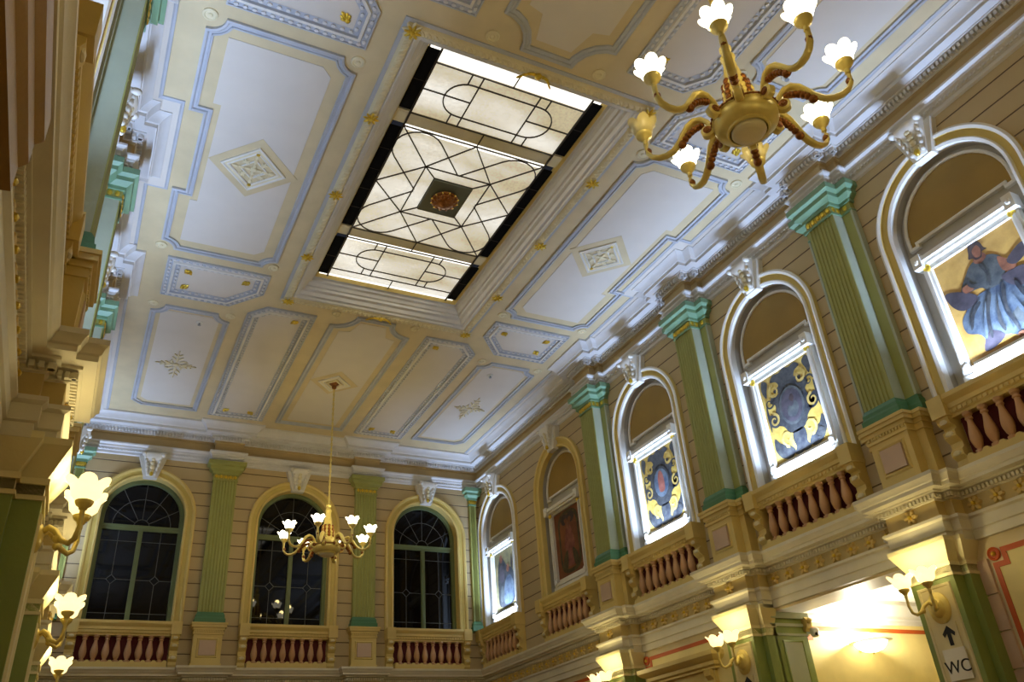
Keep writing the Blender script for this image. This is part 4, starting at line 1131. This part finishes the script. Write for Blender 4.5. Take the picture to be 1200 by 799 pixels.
SCONCE = 7.5
def make_sconce():
    root = empty('wall_sconce')
    mb = MB()
    f = lambda x, y, z: (x, -z, y)
    mb.lathe([(.13, 0), (.13, .02), (.11, .035), (.085, .04), (.07, .07), (.04, .085), (.001, .09)], 24, 'brass', fn=lambda x, y, z: (x, -z, y * 1.25))
    mb.build('back_plate', root, 40)
    for s in (-1, 1):
        pts = [(s * .02, -.07, .03), (s * .04, -.11, .06), (s * .07, -.15, .03), (s * .09, -.19, -.03), (s * .115, -.235, -.055), (s * .14, -.265, -.03), (s * .15, -.28, .04), (s * .15, -.28, .12)]
        mb = MB(); mb.tube(pts, [.02, .022, .022, .02, .018, .017, .016, .015], 8, 'brass')
        mb.ell((s * .08, -.17, -.02), .025, .03, .03, 'brass', 8, 5)
        arm = mb.build('arm', root, 50)
        c = (s * .15, -.28, .20)
        mb = MB(); cup_mesh(mb, c, 'brass', .95); mb.build('cup', arm, 50)
        mb = MB(); shade_mesh(mb, 'shade_warm', (c[0], c[1], c[2] + .015), 1.1); sh = mb.build('glass_shade', arm, 60)
        lamp('bulb', 'POINT', (c[0], c[1], c[2] + .19), SCONCE, (1.0, 0.83, 0.42), sh, shadow_soft_size=0.05)
    return root
sc = make_sconce()
k = 0
NSC = {('R', 0): 'two-armed gold sconce on the right pilaster with the sign, nearest', ('R', 1): 'two-armed gold sconce on the second right pilaster, beside the lit side room', ('R', 2): 'two-armed gold sconce on the third right pilaster, beside the door hood',
       ('L', 0): 'two-armed gold sconce with tulip shades on the left, largest', ('L', 1): 'two-armed gold sconce on the left below the largest one', ('L', 2): 'gold sconce on the left at the lower picture edge'}
for s in 'RL':
    for i, y in enumerate(PILS):
        p = 0.35 if s == 'R' else 0.30
        loc = ((XR - p) if s == 'R' else (XL + p), y, 3.22 if s == 'R' else 3.35); rz = R_RIGHT if s == 'R' else R_LEFT
        o = sc if k == 0 else dup(sc, loc, rz); k += 1
        o.location = loc; o.rotation_euler = (0, 0, rz); tag(o, NSC[(s, i)], 'sconce', 'wall sconces on the lower pilasters')

# sconce copies added behind the camera, out of view, as warm fill light
fill_bulb = None
for i, x in enumerate((-2.4, 0.0, 2.4)):
    o = dup(sc, (x, YF, 3.22), PI, ['gold sconce on the entrance wall, left of its centre', 'gold sconce on the entrance wall, at its centre', 'gold sconce on the entrance wall, right of its centre'][i])
    for l in o.children_recursive:
        if l.type == 'LIGHT':
            if fill_bulb is None: fill_bulb = l.data.copy(); fill_bulb.energy = 17
            l.data = fill_bulb

# ------------------------------------------------------------------ lower pilasters
def make_lower():
    root = empty('lower_pilaster')
    wf, df, wb, db = .27, .35, .35, .19
    mb = MB(); mb.box(-wf, wf, -df, 0, 0, 3.62, 'lgreen'); mb.build('shaft', root)
    mb = MB(); sweep(mb, [(-.03, df), (-.02, df + .015), (0, df + .012), (.01, df + .002)], [(-.18, .9), (.18, .9), (.18, 3.42), (-.18, 3.42)], True, face_, 'palecream'); mb.box(-.185, .185, -df - .004, -df + .02, .9, 3.42, 'palecream'); mb.build('cream_inset', root)
    mb = MB(); mb.box(-wb, wb, -db, 0, 0, 3.62, 'lgreen'); mb.build('backing_shaft', root)
    mb = MB()
    for w, d in ((wf, df), (wb, db)):
        for e0, z0, e1, z1 in ((.015, 3.5, .015, 3.53), (.0, 3.53, .0, 3.62), (.02, 3.60, .02, 3.64), (.0, 3.64, .05, 3.74), (.05, 3.74, .10, 3.84), (.10, 3.84, .10, 3.885)):
            lo = [(-w - e0, 0), (-w - e0, -d - e0), (w + e0, -d - e0), (w + e0, 0)]; hi = [(-w - e1, 0), (-w - e1, -d - e1), (w + e1, -d - e1), (w + e1, 0)]
            mb.grid([[(x, y, z0) for x, y in lo], [(x, y, z1) for x, y in hi]], 'palecream'); mb.face([(x, y, z0) for x, y in lo], 'palecream'); mb.face([(x, y, z1) for x, y in hi], 'palecream')
    mb.build('capital', root, 20)
    return root
lo = make_lower(); k = 0
NL = {('R', 0): 'green and cream lower pilaster on the right carrying the arrow sign, nearest', ('R', 1): 'green and cream lower pilaster on the right at the far side of the lit opening', ('R', 2): 'green and cream lower pilaster on the right beyond the door hood',
      ('L', 0): 'dark green lower pilaster on the left behind the largest sconce', ('L', 1): 'green lower pilaster on the left behind the second sconce', ('L', 2): 'green lower pilaster on the left behind the lowest sconce'}
for s in 'RL':
    for i, y in enumerate(PILS):
        loc, rz = wallpos(s, y); o = lo if k == 0 else dup(lo, loc, rz); k += 1
        o.location = loc; o.rotation_euler = (0, 0, rz); tag(o, NL[(s, i)], 'pilaster', 'lower pilasters')

# ------------------------------------------------------------------ side room behind the opening
YW = 8.86
mb = MB()
mb.face([(5.02, YW, 0), (9.4, YW, 0), (9.4, YW, 4.1), (5.02, YW, 4.1)], 'yellow')
mb.face([(9.4, YW, 0), (9.4, 4.8, 0), (9.4, 4.8, 4.1), (9.4, YW, 4.1)], 'yellow')
mb.face([(5.25, 4.8, 0), (9.4, 4.8, 0), (9.4, 4.8, 4.1), (5.25, 4.8, 4.1)], 'yellow')
mb.face([(5.25, 4.8, 0), (5.25, 5.53, 0), (5.25, 5.53, 4.1), (5.25, 4.8, 4.1)], 'yellow')
struct(mb.build('wall_side_room', smooth=False))
mb = MB(); mb.face([(4.9, 4.8, 4.06), (9.4, 4.8, 4.06), (9.4, YW, 4.06), (4.9, YW, 4.06)], 'white'); struct(mb.build('ceiling_side_room'))
mb = MB(); 
rows = [[(x, YW - p, z) for p, z in ((0, 3.74), (.02, 3.75), (.02, 3.80), (.05, 3.82), (.05, 3.86), (.09, 3.9), (.13, 3.96), (.16, 4.0), (.16, 4.06))] for x in (5.0, 9.4)]
mb.grid(rows, 'white'); struct(mb.build('trim_11', angle=20))
# jamb
root = empty('door_jamb', (0, 0, 0))
mb = MB(); mb.box(4.46, 5.05, 8.66, 8.86, 0, 3.80, 'lgreen'); mb.build('jamb_face', root)
mb = MB()
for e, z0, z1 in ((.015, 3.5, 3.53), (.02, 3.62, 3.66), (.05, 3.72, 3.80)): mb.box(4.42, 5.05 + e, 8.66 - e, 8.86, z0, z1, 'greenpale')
mb.build('bands', root)
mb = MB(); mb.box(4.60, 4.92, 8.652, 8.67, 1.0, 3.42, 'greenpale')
sweep(mb, [(-.025, -8.66), (-.015, -8.643), (.0, -8.648), (.004, -8.655)], [(4.60, 1.0), (4.92, 1.0), (4.92, 3.42), (4.60, 3.42)], True, lambda u, z, h: (u, -h, z), 'lgreen'); mb.build('inset_panel', root)
mb = MB(); mb.box(5.05, 5.11, 8.74, 8.86, 0, 3.66, 'white'); mb.build('white_edge', root)
mb = MB(); mb.prism([(8.62, 3.56), (8.58, 3.62), (8.56, 3.70), (8.60, 3.74), (8.66, 3.74), (8.66, 3.56)], 5.0, 5.10, lambda y, z, x: (x, y, z), 'cream'); mb.ell((5.05, 8.57, 3.69), .06, .04, .04, 'cream', 8, 5); mb.build('scroll_console', root, 40)
tag(root, 'green panelled jamb at the far side of the lit opening', 'door jamb')
def border(name, label, group, fn, u0, u1, z0, z1, corner=.13, w=.055):
    """orange painted border with notched corners and roundels"""
    root = empty(name); mb = MB()
    c = corner
    p = [(u0, z0 + c), (u0 + c, z0 + c), (u0 + c, z0), (u1 - c, z0), (u1 - c, z0 + c), (u1, z0 + c), (u1, z1 - c), (u1 - c, z1 - c), (u1 - c, z1), (u0 + c, z1), (u0 + c, z1 - c), (u0, z1 - c)]
    sweep(mb, [(0, 0), (0, .014), (w, .014), (w, 0)], p, True, fn, 'orange')
    mb.build('orange_band', root)
    mb = MB(); q = inset(p, w); mb.face([fn(a, b, .006) for a, b in q], 'yellow'); mb.build('yellow_field', root, smooth=False)
    for u in (u0 + c * .35, u1 - c * .35):
        mb = MB(); zc = z1 - c * .35
        mb.lathe([(.07, 0), (.07, .02), (.055, .028), (.045, .016), (.025, .016), (.015, .035), (.001, .038)], 16, 'orange', fn=lambda x, y, z: fn(u + x, zc + y, z))
        mb.ell((0, 0, .02), .028, .028, .025, 'gold', 8, 5, fn=lambda x, y, z: fn(u + x, zc + y, z)); mb.build('roundel', root, 50)
    tag(root, label, 'wall panel', group)
frR = lambda u, z, p: (XR - p, u, z)
border('bordered_panel', 'yellow wall panel with orange border in the lit side room', 'orange-bordered wall panels', lambda u, z, p: (u, YW - p, z), 5.16, 9.0, .5, 3.68)
border('bordered_panel', 'yellow wall panel with orange border at the right picture edge', 'orange-bordered wall panels', lambda u, z, p: (XR - p, u, z), 2.2, 5.36, .5, 3.70)
border('bordered_panel', 'yellow wall panel with orange border above the door hood', 'orange-bordered wall panels', lambda u, z, p: (XR - p, u, z), 9.45, 11.72, .5, 3.74)
border('bordered_panel', 'yellow wall panel with orange border beyond the third right pilaster', 'orange-bordered wall panels', lambda u, z, p: (XR - p, u, z), 12.55, 17.4, .5, 3.74)
# stone quoin strip beside the nearest panel
mb = MB()
for i in range(9): 
    z = .4 + i * .36; mb.box(XR - .035, XR, 5.40, 5.535, z, z + .345, 'pink')
struct(mb.build('trim_12'))
# door hood
root = empty('door_hood', (XR, 10.72, 0), R_RIGHT)
mb = MB(); pr = [(0, 3.30), (.10, 3.30), (.10, 3.33), (.14, 3.35), (.14, 3.40), (.20, 3.43), (.24, 3.47), (.24, 3.53), (.0, 3.55)]
mb.grid([[(-.71 - p, 0.0, z) for p, z in pr], [(-.71 - p, -p, z) for p, z in pr], [(.71 + p, -p, z) for p, z in pr], [(.71 + p, 0.0, z) for p, z in pr]], 'cream')
mb.build('cornice_hood', root, 20)
mb = MB()
for s in (-1, 1):
    mb.box(s * .64 - .1, s * .64 + .1, -.06, 0, 0, 3.30, 'cream'); mb.prism([(0, 3.0), (.06, 3.0), (.09, 3.08), (.07, 3.16), (.12, 3.22), (.14, 3.30), (0, 3.30)], s * .64 - .07, s * .64 + .07, lambda p, z, u: (u, -p, z), 'cream')
mb.box(-.56, .56, -.05, 0, 2.75, 3.30, 'cream'); mb.build('door_casing', root, 25)
mb = MB(); mb.box(-.56, .56, -.02, 0, 0, 2.75, 'brown'); mb.build('door_leaf', root)
tag(root, 'cream moulded hood over a door on the right wall, between two sconces', 'door hood')
# wall lamp
root = empty('bowl_wall_lamp', (6.2, YW, 3.42))
mb = MB(); mb.lathe([(.001, -.12), (.06, -.115), (.14, -.09), (.20, -.04), (.225, .0), (.23, .02), (.21, .02), (.19, -.02), (.1, -.07), (.001, -.09)], 28, 'bowl', c=(0, -.24, 0)); mb.build('glass_bowl', root, 50)
mb = MB(); mb.lathe([(.235, .012), (.30, .02), (.30, .03), (.235, .03)], 28, 'sign', c=(0, -.24, 0)); mb.build('rim_plate', root, 50)
mb = MB(); mb.tube([(0, 0, -.06), (0, -.1, -.08), (0, -.24, -.11)], .015, 8, 'brass'); mb.ell((0, -.24, -.125), .02, .02, .02, 'brass', 8, 5); mb.build('bracket', root, 50)
lamp('bulb', 'POINT', (0, -.24, .12), 210, (1.0, 0.92, 0.70), root, shadow_soft_size=0.08)
tag(root, 'glowing bowl lamp high on the yellow wall of the side room', 'wall lamp')
# security camera on the jamb
root = empty('security_camera', (5.12, 8.66, 3.55))
mb = MB(); mb.box(-.03, .03, -.03, .08, -.02, .06, 'cctv'); mb.build('bracket', root)
mb = MB(); mb.lathe([(.001, -.075), (.04, -.07), (.06, -.04), (.06, .03), (.04, .05), (.001, .055)], 18, 'cctv', c=(0, -.08, 0)); mb.build('housing', root, 50)
mb = MB(); mb.ell((-.02, -.125, -.035), .026, .022, .022, 'ink', 12, 6); mb.build('lens', root, 60)
tag(root, 'small white security camera at the top corner of the green jamb', 'security camera')

# signs
def arrow_sign(y, label):
    root = empty('arrow_sign', (XR - .355, y, 2.93), R_RIGHT)
    mb = MB(); mb.box(-.11, .11, -.012, 0, -.13, .13, 'palecream'); mb.build('backing', root)
    mb = MB(); mb.prism([(-.022, -.09), (.022, -.09), (.022, .03), (.06, -.005), (.075, .03), (0, .105), (-.075, .03), (-.06, -.005), (-.022, .03)], .012, .016, face_, 'ink'); mb.build('arrow', root, smooth=False)
    return tag(root, label, 'sign', 'arrow signs')
arrow_sign(5.86, 'black arrow pointing up on the pilaster above the WC sign')
arrow_sign(8.99, 'black arrow sign on the second right pilaster, at the lower picture edge')
root = empty('toilet_sign', (XR - .37, 5.86, 2.66), R_RIGHT)
mb = MB(); mb.box(-.13, .13, -.014, 0, -.15, .15, 'sign'); mb.build('plate', root)
cu = bpy.data.curves.new('lettering', 'FONT'); cu.body = 'WC'; cu.size = .17; cu.align_x = 'CENTER'; cu.align_y = 'CENTER'; cu.extrude = .002
tmp = bpy.data.objects.new('lettering', cu); COL.objects.link(tmp)
me = bpy.data.meshes.new_from_object(tmp.evaluated_get(bpy.context.evaluated_depsgraph_get())); COL.objects.unlink(tmp); bpy.data.objects.remove(tmp)
me.materials.clear(); me.materials.append(M['ink'])
tx = bpy.data.objects.new('lettering', me); COL.objects.link(tx); tx.parent = root; tx.location = (0, -.017, -.03); tx.rotation_euler = (PI / 2, 0, 0)
tag(root, 'white WC sign with black letters below the arrow', 'sign')
# pelmet beam at the near left
mb = MB(); mb.prism([(0, 3.78), (.16, 3.80), (.16, 3.92), (.19, 3.95), (.19, 4.05), (.22, 4.08), (.22, 4.2), (.18, 4.24), (0, 4.26)], -.2, 2.95, lambda p, z, y: (XL + p, y, z), 'brown')
tag(mb.build('wooden_pelmet', None, 20), 'long brown moulded wooden pelmet under the ledge at the near left', 'pelmet')
# sprinklers
for i, (x, y) in enumerate(((-2.9, 13.33), (2.85, 13.44), (3.0, 4.8))):
    root = empty('ceiling_sprinkler', (x, y, 9.59))
    mb = MB(); mb.lathe([(.06, 0), (.06, -.012), (.04, -.02), (.02, -.022)], 18, 'sign'); mb.build('rose', root, 50)
    mb = MB(); mb.lathe([(.015, -.02), (.015, -.05), (.03, -.055), (.03, -.06), (.001, -.062)], 12, 'fixture'); mb.build('head', root, 50)
    tag(root, ['small ceiling sprinkler in the left leaf-ornament panel', 'small ceiling sprinkler in the right leaf-ornament panel', 'small round ceiling sprinkler seen between the near chandelier arms'][i], 'sprinkler', 'ceiling sprinklers')

# ------------------------------------------------------------------ light of the skylight, world, camera
lamp('skylight_glow', 'AREA', (0, YS, 9.86), 45, (1.0, 0.92, 0.72), None, shape='RECTANGLE', size=2.0, size_y=5.0)
w = bpy.data.worlds.new('night'); SC.world = w; w.use_nodes = True
w.node_tree.nodes['Background'].inputs[0].default_value = (0.02, 0.022, 0.03, 1); w.node_tree.nodes['Background'].inputs[1].default_value = 1
R = ((0.89313297, -0.44455195, -0.06846208), (0.17196053, 0.47812117, -0.86129537), (0.41562371, 0.75747852, 0.50347117))
cam = bpy.data.cameras.new('camera'); co = bpy.data.objects.new('camera', cam); COL.objects.link(co)
cam.sensor_fit = 'HORIZONTAL'; cam.sensor_width = 36; cam.lens = 961.4963 / 1200 * 36; cam.clip_start = 0.02
m = Matrix(((R[0][0], -R[1][0], -R[2][0], -3.944), (R[0][1], -R[1][1], -R[2][1], 0), (R[0][2], -R[1][2], -R[2][2], 1.6), (0, 0, 0, 1)))
co.matrix_world = m
SC.camera = co
vs = SC.view_settings; SC.display_settings.display_device = 'sRGB'
vs.view_transform = 'Standard'; vs.look = 'None'; vs.exposure = -0.55; vs.gamma = 1.0; vs.use_curve_mapping = False
SC.cycles.max_bounces = 6; SC.cycles.diffuse_bounces = 4; SC.cycles.use_denoising = True
